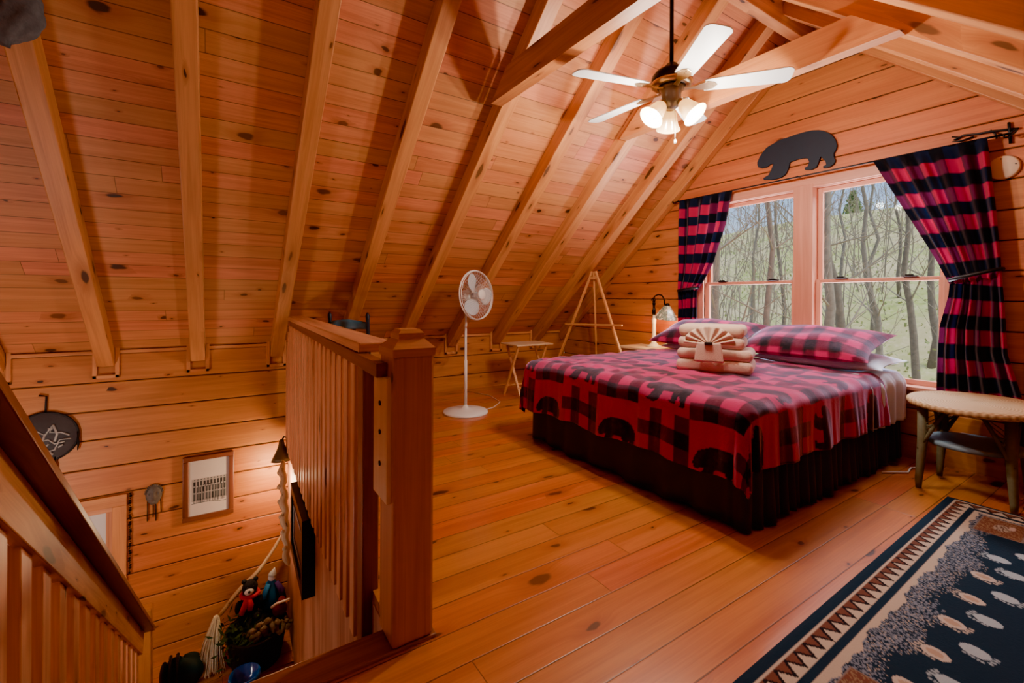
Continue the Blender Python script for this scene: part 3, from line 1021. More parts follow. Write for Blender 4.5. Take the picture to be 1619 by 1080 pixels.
# ------------------------------------------------------------------ curtains
def curtain(label, z0, z1, zt, outer, inner, nfold, Xb, tie_y, flip):
    root = thing('curtain', label, 'curtain', (Xb, (outer(z1) + inner(z1)) / 2, z1), 'plaid curtains at the window')
    nz, nc = 170, 210
    P2 = np.zeros((nc, nz, 3)); CC = np.zeros((nc, nz, 3))
    c = np.linspace(0, 1, nc)
    zs_ = np.linspace(z0, z1, nz)
    for j, z in enumerate(zs_):
        yo, yi = outer(z), inner(z)
        wd_ = abs(yi - yo)
        amp = .030 * min(1, .35 + abs(z - zt) / .5) * min(1, max(.45, (z0 - z) / .1))
        yy = yo + (yi - yo) * c
        fold = np.sin(c * 2 * PI * nfold + .8 * np.sin(c * 9)) * amp + .012 * np.sin(c * 2 * PI * 2.3 + 1) * min(1, (z0 - z) / .3)
        xx = Xb - fold - .02 * math.exp(-((z - zt) / .12) ** 2)
        if z > z0 - .035: xx = Xb + (xx - Xb) * .6
        P2[:, j, 0] = xx; P2[:, j, 1] = yy
        P2[:, j, 2] = z + (.035 * c * (1 if z < zt else -1) * math.exp(-((z - zt) / .35) ** 2)) 
        CC[:, j] = stripe_plaid(c * .78 + 3.02, np.full(nc, (z0 - z) + .100), .100)
    grid_obj('panel', P2, M['curtain'], root, col=CC)
    mb = MB()
    yo, yi = outer(zt), inner(zt)
    n = 28
    pts = []
    for i in range(n + 1):
        t = i / n
        pts.append((Xb - .068 * math.sin(PI * t) ** .4 - .012, yo + (yi - yo) * t * 1.02, zt + tie_y * (1 - t) ))
    mb.tube(pts, .013, 8)
    mb.build('tieback', M['iron'], root)
    return root


def lerp_pts(pts):
    zs_ = [p[0] for p in pts][::-1]; ys_ = [p[1] for p in pts][::-1]
    return lambda z: float(np.interp(z, zs_, ys_))


XC = 4.30
curtain('long plaid curtain right of the window, tied back above the wicker table', 2.285, .555, 1.335,
        lerp_pts([(2.29, .80), (1.8, .755), (1.33, .722), (.85, .70), (.55, .63)]),
        lerp_pts([(2.29, 1.43), (1.85, 1.22), (1.5, 1.045), (1.33, .97), (1.2, .985), (1.0, 1.03), (.8, 1.04), (.55, 1.045)]), 6, XC, .07, False)
curtain('plaid curtain left of the window, its lower end behind the pillows', 2.285, .70, 1.315,
        lerp_pts([(2.29, 3.20), (1.3, 3.19), (.7, 3.185)]),
        lerp_pts([(2.29, 2.575), (1.95, 2.64), (1.6, 2.77), (1.42, 2.88), (1.315, 2.95), (1.15, 2.965), (.7, 2.97)]), 5, XC, -.03, True)
rod = thing('curtain_rod', 'thin black curtain rod above the double window with scrolled bracket', 'curtain rod', (4.31, 2.0, 2.28))
MB().tube([(4.31, .70, 2.283), (4.31, 3.27, 2.283)], .007, 8).build('rod', M['iron'], rod)
for yy in (.745, 2.0, 3.25):
    MB().tube([(4.31, yy, 2.283), (4.35, yy, 2.30), (XG, yy, 2.30)], .006, 6).build('bracket', M['iron'], rod)
for s_, yy in ((1, 3.27), (-1, .70)):
    pts = [(4.31 - .004 * math.cos(t), yy + s_ * (.005 + .03 * math.sin(t * .8)), 2.283 + .02 * math.sin(t)) for t in np.linspace(0, 6.2, 20)]
    MB().tube(pts, .005, 6).build('finial', M['iron'], rod)
tw_ = thing('twig_ornament', 'small dark twig ornament on the gable wall above the right curtain', 'wall ornament', (4.39, .8, 2.30))
mb = MB()
mb.tube([(4.385, .98, 2.335), (4.375, .93, 2.352), (4.38, .86, 2.342), (4.37, .80, 2.338), (4.38, .73, 2.33), (4.385, .67, 2.322)], .0075, 6)
mb.tube([(4.38, .99, 2.36), (4.375, .955, 2.345), (4.378, .99, 2.325), (4.38, .94, 2.318), (4.38, .88, 2.33)], .006, 6)
mb.build('stem', M['iron'], tw_)
mb = MB()
mb.tube([(4.385, .715, 2.375), (4.38, .712, 2.33), (4.385, .708, 2.235)], .008, 6)
mb.tube([(4.385, .80, 2.35), (4.375, .775, 2.315), (4.385, .77, 2.285)], .006, 6)
mb.build('twig', M['iron'], tw_)

# ------------------------------------------------------------------ wall decor on the gable
mb = MB().prism(BEAR, (XG - .008, 0, 0), (0, 1, 0), (0, 0, 1), (-.018, 0, 0))
setp(mb.build('bear_cutout', M['bearblack'], bevel=.003), 'black wooden walking bear silhouette hung above the window', 'wall decor')
Mx = Matrix.Translation((XG - .002, .738, 2.083)) @ Matrix.Rotation(-PI / 2, 4, 'Y')
dk = thing('wall_disc', 'small round cream disc on the gable wall beside the right curtain', 'wall disc', (XG, .738, 2.02))
mb = MB().lathe([(.079, 0), (.079, .012), (.074, .022), (.068, .026), (.001, .028)], 32, Mx)
mb.build('plate', M['disc'], dk)
for a_ in (80, 170):
    MB().ball((XG - .030, .738 + .058 * math.cos(math.radians(a_)), 2.083 + .058 * math.sin(math.radians(a_))), .004, 6).build('screw', M['clip'], dk)

# ------------------------------------------------------------------ ceiling fan
FX, FY, FZ = 2.475, 1.905, 2.56
fan = thing('ceiling_fan', 'white bladed ceiling fan with three lit glass shades above the bed', 'ceiling fan', (FX, FY, 2.3))
T_ = lambda x=0, y=0, z=0: Matrix.Translation((FX + x, FY + y, z))
MB().lathe([(.013, 2.70), (.013, 3.42)], 12, T_()).build('downrod', M['bronze'], fan)
MB().lathe([(.06, 3.42), (.055, 3.36), (.02, 3.33)], 20, T_()).build('canopy', M['bronze'], fan)
mh = MB().lathe([(.018, 2.735), (.034, 2.725), (.055, 2.70), (.10, 2.675), (.125, 2.645), (.13, 2.605), (.118, 2.585), (.085, 2.575)], 32, T_()).build('motor_housing', M['bronze'], fan)
MB().lathe([(.128, 2.606), (.132, 2.598), (.124, 2.584), (.11, 2.576)], 32, T_()).build('trim_band', M['brass'], mh)
MB().lathe([(.085, 2.577), (.07, 2.555), (.062, 2.53), (.062, 2.475), (.05, 2.455), (.035, 2.44), (.012, 2.43)], 28, T_()).build('switch_housing', plain('pewter', (.20, .18, .17), .35, .6), fan)
for k in range(5):
    a = math.radians(-50.6 + 72 * k)
    Mk = T_(z=FZ) @ Matrix.Rotation(a, 4, 'Z') @ Matrix.Rotation(math.radians(-11), 4, 'X')
    n = 20
    top_, r0, r1 = [], .20, .695
    outl = []
    for i in range(n + 1):
        t = i / n
        hw_ = .056 + .019 * t
        outl.append((r0 + (r1 - r0) * t, hw_))
    rc = .045
    pts = [(x, y) for x, y in outl if x < r1 - rc] + [(r1 - rc + rc * math.sin(b_), .075 - rc + rc * math.cos(b_)) for b_ in np.linspace(0, PI / 2, 6)]
    pts = pts + [(x, -y) for x, y in reversed(pts)]
    mb = MB()
    mb.prism(pts, (0, 0, 0), (1, 0, 0), (0, 1, 0), (0, 0, .008))
    mb.v = [tuple(Mk @ Vector(p)) for p in mb.v]
    bl = mb.build('blade', M['blade'], fan, bevel=.002)
    mb = MB()
    mb.prism([(.075, .018), (.14, .012), (.17, .03), (.215, .042), (.255, .03), (.275, 0), (.255, -.03), (.215, -.042), (.17, -.03), (.14, -.012), (.075, -.018)], (0, 0, -.006), (1, 0, 0), (0, 1, 0), (0, 0, .006))
    for sx_ in (.225, .25):
        mb.lathe([(.006, -.010), (.006, -.006)], 8, Matrix.Translation((sx_, 0, 0)))
    mb.v = [tuple(Mk @ Vector(p)) for p in mb.v]
    mb.build('blade_iron', M['brass'], bl, bevel=.002)
FAN_BULBS = []
for k in range(3):
    a = math.radians(285 - 120 * k)
    dirv = Vector((math.cos(a) * .66, math.sin(a) * .66, -.75)).normalized()
    base = Vector((FX, FY, 2.47)) + Vector((math.cos(a), math.sin(a), 0)) * .055
    q_ = Vector((0, 0, 1)).rotation_difference(dirv).to_matrix().to_4x4()
    Mk = Matrix.Translation(base) @ q_
    fit = MB().lathe([(.012, -.02), (.022, 0), (.026, .03), (.02, .035)], 16, Mk).build('lamp_holder', M['brass'], fan)
    sh = MB().lathe([(.026, .02), (.040, .035), (.048, .06), (.054, .09), (.062, .12), (.076, .145), (.080, .150)], 28, Mk).build('lamp_shade', M['shade'], fan, solid=.003)
    bp = base + dirv * .10
    mb = MB().ball(bp, .030, 10, (1, 1, 1))
    mb.build('bulb', M['bulb'], sh)
    FAN_BULBS.append(tuple(base + dirv * .21 - Vector((0, 0, .03))))
mb = MB().tube([(FX + .01, FY - .02, 2.435), (FX + .012, FY - .022, 2.23)], .0022, 5)
pcn = mb.build('pull_chain', M['chain'], fan)
MB().lathe([(.003, .03), (.008, .022), (.009, .008), (.004, 0)], 10, Matrix.Translation((FX + .012, FY - .022, 2.205))).build('pull_knob', M['chain'], pcn)

# ------------------------------------------------------------------ pedestal fan
pf = thing('pedestal_fan', 'white oscillating pedestal fan standing between the railing and the bed', 'fan', (2.18, 4.22, 0))
px_, py_ = 2.18, 4.22
MB().lathe([(.235, 0), (.236, .012), (.225, .026), (.12, .040), (.04, .052), (.022, .075), (.016, .085)], 40, Matrix.Translation((px_, py_, 0))).build('base', M['white_plastic'], pf)
MB().lathe([(.0165, .06), (.0165, .55), (.0125, .552), (.0125, 1.10)], 16, Matrix.Translation((px_, py_, 0))).build('pole', M['white_plastic'], pf)
ax = Vector((.359, -.933, .06)).normalized()
hc = Vector((2.235, 4.10, 1.225))
q_ = Vector((0, 0, 1)).rotation_difference(ax).to_matrix().to_4x4()
Mh = Matrix.Translation(hc) @ q_
mt = MB().lathe([(.02, -.19), (.05, -.185), (.065, -.16), (.07, -.09), (.05, -.055)], 24, Mh)
mt.tube([(px_, py_, 1.05), (px_, py_, 1.16), tuple(hc - ax * .11 + Vector((0, 0, -.05)))], .022, 10)
mt.build('motor_housing', M['white_plastic'], pf)
RG = .252
gr = MB()
for rr2, zz2, th_ in ((RG, 0, .0085), (RG - .004, .022, .004)):
    gr.tube([tuple(Mh @ Vector((rr2 * math.cos(t), rr2 * math.sin(t), zz2))) for t in np.linspace(0, 2 * PI, 49)], th_, 8, cap=False)
gr.build('grille_rim', M['white_plastic'], pf)
for nm, sg in (('front_grille', 1), ('rear_grille', -1)):
    gr = MB()
    for k in range(44):
        t = 2 * PI * k / 44
        pts = []
        for f_ in (.16, .45, .8, 1.0):
            hgt = sg * .075 * (1 - f_ ** 2.4)
            pts.append(tuple(Mh @ Vector((RG * f_ * math.cos(t + .25 * (1 - f_)), RG * f_ * math.sin(t + .25 * (1 - f_)), hgt))))
        gr.tube(pts, .0011, 4, cap=False)
    for f_ in (.4, .7):
        gr.tube([tuple(Mh @ Vector((RG * f_ * math.cos(t), RG * f_ * math.sin(t), sg * .075 * (1 - f_ ** 2.4)))) for t in np.linspace(0, 2 * PI, 37)], .0013, 4, cap=False)
    gr.build(nm, M['white_plastic'], pf)
MB().lathe([(.052, .066), (.055, .078), (.045, .088), (.001, .092)], 24, Mh).build('centre_badge', M['white_plastic'], pf)
for k in range(3):
    n = 14
    P_ = np.zeros((n, 9, 3))
    for i in range(n):
        f_ = .16 + .76 * i / (n - 1)
        hw_ = .62 * math.sin(PI * min(1, (i + 1.5) / (n + 1.0))) ** .6
        for j in range(9):
            s_ = j / 4 - 1
            t = 2 * PI * k / 3 + .45 + s_ * hw_ - .25 * f_
            P_[i, j] = Mh @ Vector((RG * f_ * math.cos(t), RG * f_ * math.sin(t), .018 * s_ + .01))
    grid_obj('blade', P_, M['grey_plastic'], pf, solid=.003)
mb = MB().lathe([(.035, -.03), (.035, .045), (.02, .055)], 20, Mh); mb.build('hub', M['grey_plastic'], pf)
cord = MB().tube([(px_ + .22, py_ - .02, .006), (px_ + .35, py_ + .02, .006), (px_ + .55, py_ + .2, .006), (px_ + .62, py_ + .55, .006), (px_ + .5, py_ + 1.0, .006)], .004, 6)
cord.build('power_cord', M['white_plastic'], pf)

# ------------------------------------------------------------------ folding tray table
tt = thing('tray_table', 'small folding wooden tray table by the eave wall beyond the bed', 'tray table', (3.24, 4.62, 0))
MB().box((2.96, 4.42, .625), (3.50, 4.80, .643), 0).build('table_top', M['palewood'], tt, bevel=.004)
for x in (3.02, 3.44):
    for s_ in (1, -1):
        MB().beam((x + s_ * .012, 4.61 - s_ * .17, .0), (x + s_ * .012, 4.61 + s_ * .15, .625), .02, .03, up=(1, 0, 0)).build('leg', M['honey'], tt, bevel=.003)
for s_, z_ in ((1, .12), (-1, .12)):
    MB().beam((3.02, 4.61 - s_ * .115, z_), (3.44, 4.61 - s_ * .115, z_), .02, .02).build('stretcher', M['honey'], tt)

# ------------------------------------------------------------------ easel
ea = thing('easel', 'thin wooden tripod easel in the corner behind the bed', 'easel', (3.95, 4.3, 0))
apx = Vector((3.873, 4.10, 1.525))
MB().beam((3.67, 4.77, 0), apx + Vector((0, .03, 0)), .024, .024).build('leg', M['honey'], ea)
MB().beam((3.83, 3.36, 0), apx + Vector((0, -.03, 0)), .024, .024).build('leg', M['honey'], ea)
MB().beam((4.24, 4.41, 0), apx, .02, .02).build('leg', M['honey'], ea)
MB().beam((3.765, 4.50, .868), (3.835, 3.60, .895), .026, .02).build('crossbar', M['honey'], ea)
MB().beam((3.865, 4.15, 1.45), (3.865, 4.05, 1.45), .022, .03).build('head_block', M['honey'], ea)

# ------------------------------------------------------------------ nightstand and lamp
ns = thing('nightstand', 'small pale wood nightstand mostly hidden behind the bed', 'nightstand', (4.13, 3.53, 0))
MB().box((3.93, 3.29, .625), (4.34, 3.76, .65), 1).build('top', M['palewood'], ns, bevel=.004)
for x in (3.96, 4.31):
    for yy in (3.32, 3.73):
        MB().box((x - .02, yy - .02, 0), (x + .02, yy + .02, .625), 2).build('leg', M['palewood'], ns, bevel=.003)
MB().box((3.95, 3.31, .52), (4.32, 3.74, .625), 1).build('drawer', M['honey'], ns, bevel=.003)
tl_ = thing('table_lamp', 'downbridge table lamp with stained glass shade on the nightstand', 'lamp', (4.18, 3.44, .65))
lb = Matrix.Translation((4.18, 3.44, .65))
MB().lathe([(.085, 0), (.085, .012), (.05, .025), (.03, .05), (.022, .07)], 24, lb).build('base', M['pearl'], tl_)
MB().lathe([(.022, .06), (.03, .09), (.022, .13), (.02, .25), (.026, .31), (.016, .33), (.013, .37)], 20, lb).build('column', M['pearl'], tl_)
MB().lathe([(.013, .36), (.022, .38), (.02, .42), (.012, .44), (.012, .47), (.02, .49), (.006, .53)], 16, lb).build('upper_column', M['bronze'], tl_)
mb = MB()
pts = [(4.18, 3.44, 1.12), (4.178, 3.45, 1.18), (4.178, 3.43, 1.225), (4.178, 3.38, 1.245), (4.177, 3.33, 1.235), (4.176, 3.295, 1.19), (4.176, 3.29, 1.125)]
mb.tube(pts, .008, 8)
sc_ = [(4.18, 3.445 + .03 * math.cos(t) * (1 - t / 9), 1.175 + .038 * math.sin(t) * (1 - t / 9)) for t in np.linspace(0, 7, 22)]
mb.tube(sc_, .006, 6)
mb.build('arm', M['bronze'], tl_)
shm = Matrix.Translation((4.176, 3.275, .972)) @ Matrix.Rotation(math.radians(8), 4, 'X')
MB().lathe([(.125, 0), (.122, .012), (.085, .075), (.05, .125), (.028, .15)], 8, shm, smooth=False).build('lamp_shade', M['tiffany'], tl_, solid=.004)
MB().lathe([(.028, .148), (.022, .17), (.01, .18)], 12, shm).build('shade_cap', M['bronze'], tl_)

# ------------------------------------------------------------------ wicker table
wt = thing('wicker_table', 'oval wicker topped side table with greenish legs under the right curtain', 'side table', (3.93, .78, 0))
Mw = Matrix.Translation((3.915, .765, 0)) @ Matrix.Diagonal((1.12, .98, 1, 1))
mb = MB().lathe([(.26, .535), (.325, .538), (.333, .55), (.333, .565), (.322, .575), (.30, .578), (.001, .578)], 56, Mw)
mb.build('table_top', M['wicker_top'], wt)
legs = [(3.76, 1.0), (3.755, .585), (4.14, .99), (4.14, .585)]
for lx_, ly in legs:
    inx = Vector((3.95 - lx_, .78 - ly, 0)).normalized()
    top_ = Vector((lx_, ly, 0)) + inx * .02
    lg = MB().tube([(lx_, ly, 0), (lx_, ly, .05), tuple(top_ + Vector((0, 0, .30))), tuple(top_ + Vector((0, 0, .54)))], [.015, .019, .026, .027], 12).build('leg', M['greenwood'], wt)
    for ex in (Vector((1 if lx_ < 3.95 else -1, 0, 0)), Vector((0, 1 if ly < .78 else -1, 0))):
        a = Vector((lx_, ly, .25)); b_ = Vector((lx_, ly, .535)) + ex * .135
        MB().tube([tuple(a), tuple(b_)], .011, 8).build('brace', M['greenwood'], wt)
        mb = MB()
        for i in range(7):
            f_ = .25 + .7 * i / 6
            p0 = a.lerp(b_, f_); zt_ = p0.z
            mb.tube([tuple(p0), (lx_ + ex.x * .01, ly + ex.y * .01, .535 - .28 * (i / 6))], .0035, 5)
            mb.tube([tuple(p0), (lx_ + ex.x * .01, ly + ex.y * .01, max(.26, zt_ - .09))], .003, 5)
        mb.build('lattice', M['greenwood'], wt)
mb = MB().lathe([(.20, .290), (.225, .292), (.225, .318), (.20, .322), (.001, .322)], 40, Matrix.Translation((3.945, .785, 0)) @ Matrix.Diagonal((1.0, .98, 1, 1)))
mb.build('shelf', M['blueshelf'], wt)['label'] = 'chalky blue lower shelf'

# loose cord on the floor by the bed head
mb = MB().tube([(4.30, 1.13, .008), (4.22, 1.10, .008), (4.12, 1.14, .008), (4.0, 1.12, .008), (3.93, 1.17, .008), (3.85, 1.22, .008)], .006, 6)
setp(mb.build('power_cord', M['white_plastic']), 'pale power cord lying on the floor between bed and wicker table', 'cord')

# ------------------------------------------------------------------ rug
RL, RW = 2.42, 1.50
nu, nv = 484, 330
tt_ = np.linspace(0, RL, nu)[:, None] * np.ones((1, nv))           # 0 at the far end
ss_ = np.linspace(0, RW, nv)[None, :] * np.ones((nu, 1))           # 0 at the edge beside the bed
sm = np.minimum(ss_, RW - ss_)
tm = np.minimum(tt_, RL - tt_)
ed = np.minimum(sm, tm)
NAVY, CREAM, GREY, BRN = lin(22, 46, 66), lin(206, 186, 168), lin(122, 128, 144), lin(120, 72, 60)
rng = np.random.RandomState(3)
cc = np.ones((nu, nv, 1)) * NAVY
along = np.where(sm < tm, tt_, ss_)
zw = .066
tri = np.abs(((along / zw) % 1) - .5) * 2
inz = (ed > .050) & (ed < .110)
fz = (ed - .050) / .060
zig = np.where(np.abs(fz - tri * .85) < .16, 0, np.where(fz < tri * .85, 2, 1))
cz = np.where((zig == 0)[..., None], lin(34, 26, 34), np.where((zig == 2)[..., None], BRN, CREAM))
cc = np.where(inz[..., None], cz, cc)
cc = np.where(((ed > .040) & (ed < .050))[..., None], CREAM, cc)
wob = .006 * np.sin(along * 31) + .007 * np.sin(along * 13 + 1) + .004 * np.sin(along * 71)
cre = (ed > .140) & (ed < .166 + wob)
cc = np.where(cre[..., None], CREAM * .95, cc)
spk_w = .275 + .02 * np.sin(along * 9) + .015 * np.sin(along * 23)
dens = np.clip((spk_w - ed) / .05, 0, 1)
rn = rng.rand(nu, nv)
spk = (ed >= .166 + wob) & (rn < .46 * dens)
cc = np.where(spk[..., None], GREY * 1.1, cc)
cc = np.where(((rn > .93) & (ed >= .166 + wob) & (dens > 0))[..., None], CREAM * .8, cc)
# corner blocks
bxs, bxt = np.abs(sm - .268), np.abs(tm - .305)
inb = (bxs < .088) & (bxt < .125)
cc = np.where(inb[..., None], np.where((rn < .28)[..., None], lin(150, 120, 92), BRN), cc)
cc = np.where((inb & (np.maximum(bxs / .088, bxt / .125) > .93))[..., None], lin(140, 122, 118), cc)
dd = ((bxs / .03) ** 2 + (bxt / .05) ** 2)
cc = np.where((dd < 1)[..., None], np.where((rn < .6)[..., None], CREAM * .75, BRN * .6), cc)
cc = np.where((((sm - .30) / .012) ** 2 + ((tm - .27) / .03) ** 2 < 1)[..., None], lin(196, 168, 160), cc)
# paw prints
def paw(cs, ct, flip, tone):
    global cc
    a_ = np.radians(-14)
    x = (ss_ - cs) * math.cos(a_) - (tt_ - ct) * math.sin(a_); yv = (tt_ - ct) * math.cos(a_) + (ss_ - cs) * math.sin(a_)
    m_ = (x / .040) ** 2 + (yv / .030) ** 2 < 1
    hol = (x / .024) ** 2 + (yv / .016) ** 2 < 1
    t_ = np.zeros_like(m_)
    for k in range(4):
        t_ |= ((x - flip * .048) / .008) ** 2 + ((yv - (-.020 + .0135 * k)) / .0055) ** 2 < 1
    for k in range(5):
        t_ |= ((yv - .036) / .006) ** 2 + ((x - flip * (-.012 + .012 * k)) / .0048) ** 2 < 1
    c1 = lin(206, 190, 178) if tone else lin(178, 190, 200)
    cc = np.where(m_[..., None], c1, cc)
    if tone: cc = np.where(hol[..., None], lin(190, 160, 140), cc)
    cc = np.where(t_[..., None], c1 * .8, cc)
for i in range(8):
    paw(.318 - .008 * (i % 2), .72 + .243 * i, 1 if i % 2 else -1, i % 2 == 1 or i > 1)
    paw(.392 - .008 * (i % 2), .60 + .243 * i, -1 if i % 2 else 1, False)
# pale lodge motif in the middle
lodge = (np.abs(ss_ - .75) < .24) & (np.abs(tt_ - 1.21) < .62)
cc = np.where((lodge & ((np.abs(ss_ - .75) > .20) | (np.abs(tt_ - 1.21) > .57)))[..., None], lin(170, 178, 186), cc)
rot = math.radians(1.3)
x0, y0 = 3.70, .848
Px = x0 - tt_ * math.cos(rot) + ss_ * math.sin(rot)
Py = y0 - tt_ * math.sin(rot) - ss_ * math.cos(rot)
ht = .012 - .006 * np.clip(1 - ed / .02, 0, 1)
P_ = np.stack([Px, Py, ht], -1)
rg = grid_obj('rug', P_, M['rug'], None, col=cc, solid=.008)
rg.modifiers['s'].offset = 1
setp(rg, 'navy lodge rug with zigzag border and cream paw prints beside the bed', 'rug')

# ------------------------------------------------------------------ blue ladder-back chair
ch = thing('ladder_back_chair', 'blue painted ladder-back chair just behind the loft railing', 'chair', (1.25, 4.25, 0))
A = Vector((1.15, 4.08, 0)); B = Vector((.905, 4.44, 0))
ex_ = (A - B).normalized(); ey_ = Vector((ex_.y, -ex_.x, 0))
ey_ = ey_ if ey_.x > 0 else -ey_
if ey_.dot(Vector((1, 1, 0))) < 0: ey_ = -ey_
D = .40
for p in (A, B):
    MB().tube([tuple(p + Vector((0, 0, 0))), tuple(p + Vector((0, 0, .47))), tuple(p - ey_ * .03 + Vector((0, 0, .98))), tuple(p - ey_ * .033 + Vector((0, 0, 1.035))), tuple(p - ey_ * .035 + Vector((0, 0, 1.065)))], [.017, .019, .016, .019, .006], 10).build('rear_post', M['darkblue'], ch)
    f_ = p + ey_ * D
    MB().tube([tuple(f_), tuple(f_ + Vector((0, 0, .49)))], [.015, .019], 10).build('front_leg', M['darkblue'], ch)
    for z_ in (.16, .31):
        MB().tube([tuple(p + Vector((0, 0, z_))), tuple(f_ + Vector((0, 0, z_)))], .010, 8).build('rung', M['darkblue'], ch)
for q0, q1, zs2 in ((A, B, (.18, .34)), (A + ey_ * D, B + ey_ * D, (.2, .36))):
    for z_ in zs2:
        MB().tube([tuple(q0 + Vector((0, 0, z_))), tuple(q1 + Vector((0, 0, z_)))], .010, 8).build('rung', M['darkblue'], ch)
for z_ in (.60, .76, .945):
    n = 12
    P_ = np.zeros((n, 4, 3))
    for i in range(n):
        t = i / (n - 1)
        for j in range(4):
            P_[i, j] = B.lerp(A, t) - ey_ * (.012 + .035 * z_ * .6 + .03 * math.sin(PI * t)) + Vector((0, 0, z_ - .03 + j * (.02 + .008 * math.sin(PI * t))))
    grid_obj('slat', P_, M['bluechair'], ch, solid=.01)
mb = MB().prism([(-.02, -.02), (.455, -.02), (.475, D + .02), (-.04, D + .02)], tuple(B + Vector((0, 0, .47))), tuple(ex_), tuple(ey_), (0, 0, .03))
mb.build('seat', M['straw'], ch, bevel=.01)['label'] = 'pale woven seat'

# ------------------------------------------------------------------ decor on the eave wall of the stairwell
YW2 = YE - .004
rt_ = Matrix.Rotation(PI / 2, 4, 'X')
shd = thing('painted_shield', 'round dark hide shield with silvery animal face hung on the log wall', 'wall decor', (-1.19, YW2, -.18))
Ms = Matrix.Translation((-1.19, YW2, .02)) @ rt_
MB().lathe([(.205, 0), (.205, .012), (.195, .02), (.001, .028)], 40, Ms).build('hide', M['shield'], shd)
MB().tube([tuple(Ms @ Vector((.204 * math.cos(t), .204 * math.sin(t), .014))) for t in np.linspace(0, 2 * PI, 45)], .009, 6, cap=False).build('hoop', M['iron'], shd)
mb = MB()
rs_ = np.random.RandomState(5)
def streak(pts, r=.006): mb.tube([tuple(Ms @ Vector((x, y, .03))) for x, y in pts], r, 6)
streak([(-.12, .08), (-.05, .06), (0, .02), (.05, .10), (.03, .04), (.10, .03), (.15, .0)])
streak([(-.08, .0), (-.03, -.03), (.02, -.02), (.06, -.06), (.12, -.05)])
streak([(-.10, -.10), (-.05, -.08), (0, -.12), (.06, -.11), (.09, -.03), (.16, -.03)])
streak([(.0, .02), (-.02, -.05), (.01, -.10), (.05, -.15)], .008)
streak([(-.13, .04), (-.09, -.04), (-.11, -.12)], .007)
streak([(.05, .10), (.075, .02), (.06, -.04)], .009)
for i in range(10):
    x, yv = rs_.uniform(-.12, .12, 2)
    streak([(x, yv), (x + rs_.uniform(-.03, .03), yv + rs_.uniform(-.03, .03))], .007)
mb.build('painted_face', M['silver'], shd)
for x in (.20, .06, -.05):
    z0 = .02 - math.sqrt(max(0, .2 ** 2 - x * x))
    MB().tube([(-1.19 + x, YW2 - .02, z0 + .02), (-1.185 + x, YW2 - .02, z0 - .08), (-1.19 + x, YW2 - .018, z0 - .14)], [.006, .009, .004], 6).build('tassel', M['iron'], shd)
MB().tube([(-1.19 - .0, YW2 - .012, .22), (-1.19 + .005, YW2 - .012, .36), (-1.23, YW2 - .012, .372)], .008, 6).build('hanger', M['iron'], shd)

fr = thing('framed_photo', 'reddish wood framed black and white team photograph on the log wall', 'picture', (-.055, YW2, -.95))
fx0, fx1, fz0, fz1 = -.262, .152, -.945, -.33
mb = MB()
fwid = .045
for a_, b_ in (((fx0, fz0), (fx1, fz0 + fwid)), ((fx0, fz1 - fwid), (fx1, fz1)), ((fx0, fz0 + fwid), (fx0 + fwid, fz1 - fwid)), ((fx1 - fwid, fz0 + fwid), (fx1, fz1 - fwid))):
    mb.box((a_[0], YW2 - .03, a_[1]), (b_[0], YW2, b_[1]))
mb.build('frame', M['redframe'], fr, bevel=.006)
n1, n2 = 150, 210
U, V = np.meshgrid(np.linspace(0, 1, n1), np.linspace(0, 1, n2), indexing='ij')
cpic = np.ones((n1, n2, 1)) * lin(222, 208, 202)
rs_ = np.random.RandomState(9)
for row, (vv, npp, hh) in enumerate(((.60, 10, .10), (.50, 11, .12), (.38, 11, .16))):
    for i in range(npp):
        u_ = .12 + .80 * (i + .5) / npp
        g_ = rs_.uniform(.02, .10)
        body = (np.abs(U - u_) < .027) & (V > vv - hh * .65) & (V < vv + .01)
        legs_ = (np.abs(np.abs(U - u_) - .014) < .008) & (V > vv - hh) & (V < vv - hh * .5)
        head = ((U - u_) / .018) ** 2 + ((V - vv - .03) / .02) ** 2 < 1
        cap_ = head & (V > vv + .035)
        cpic = np.where(body[..., None], g_, cpic); cpic = np.where(legs_[..., None], g_ * .5, cpic)
        cpic = np.where(head[..., None], .32, cpic); cpic = np.where(cap_[..., None], .03, cpic)
bk = (V > .26) & (V < .66) & (cpic[..., 0] > .5) & (np.abs(U - .52) < .43)
cpic = np.where(bk[..., None], cpic * .62, cpic)
ln = (np.abs(V - .21 - .02 * np.sin(U * 5)) < .006) & (np.abs(U - .5) < .42)
cpic = np.where(ln[..., None], .18, cpic)
P_ = np.stack([fx0 + .04 + U * (fx1 - fx0 - .08), np.full(U.shape, YW2 - .012), fz0 + .04 + V * (fz1 - fz0 - .08)], -1)
grid_obj('photograph', P_, M['print'], fr, col=cpic * np.ones(3))

mk = thing('wall_mask', 'small grey carved mask with hanging strands on the log wall', 'wall decor', (-.475, YW2, -.74))
n = 24
P_ = np.zeros((n, n, 3))
for i in range(n):
    for j in range(n):
        u_, v_ = i / (n - 1) * 2 - 1, j / (n - 1) * 2 - 1
        wv = .062 * (1 - .28 * (v_ < 0) * v_ * v_) * math.sqrt(max(0, 1 - .75 * v_ * v_))
        hgt = .035 * math.sqrt(max(0, 1 - u_ * u_)) * math.sqrt(max(0, 1 - v_ * v_ * .9))
        hgt += .014 * math.exp(-((u_) / .18) ** 2 - ((v_ + .05) / .35) ** 2) - .012 * math.exp(-((abs(u_) - .42) / .16) ** 2 - ((v_ - .22) / .14) ** 2) - .01 * math.exp(-(u_ / .3) ** 2 - ((v_ + .55) / .09) ** 2)
        P_[i, j] = (-.475 + wv * u_, YW2 - .006 - max(0, hgt), -.63 + .085 * v_)
grid_obj('face', P_, M['maskgrey'], mk)
mb = MB()
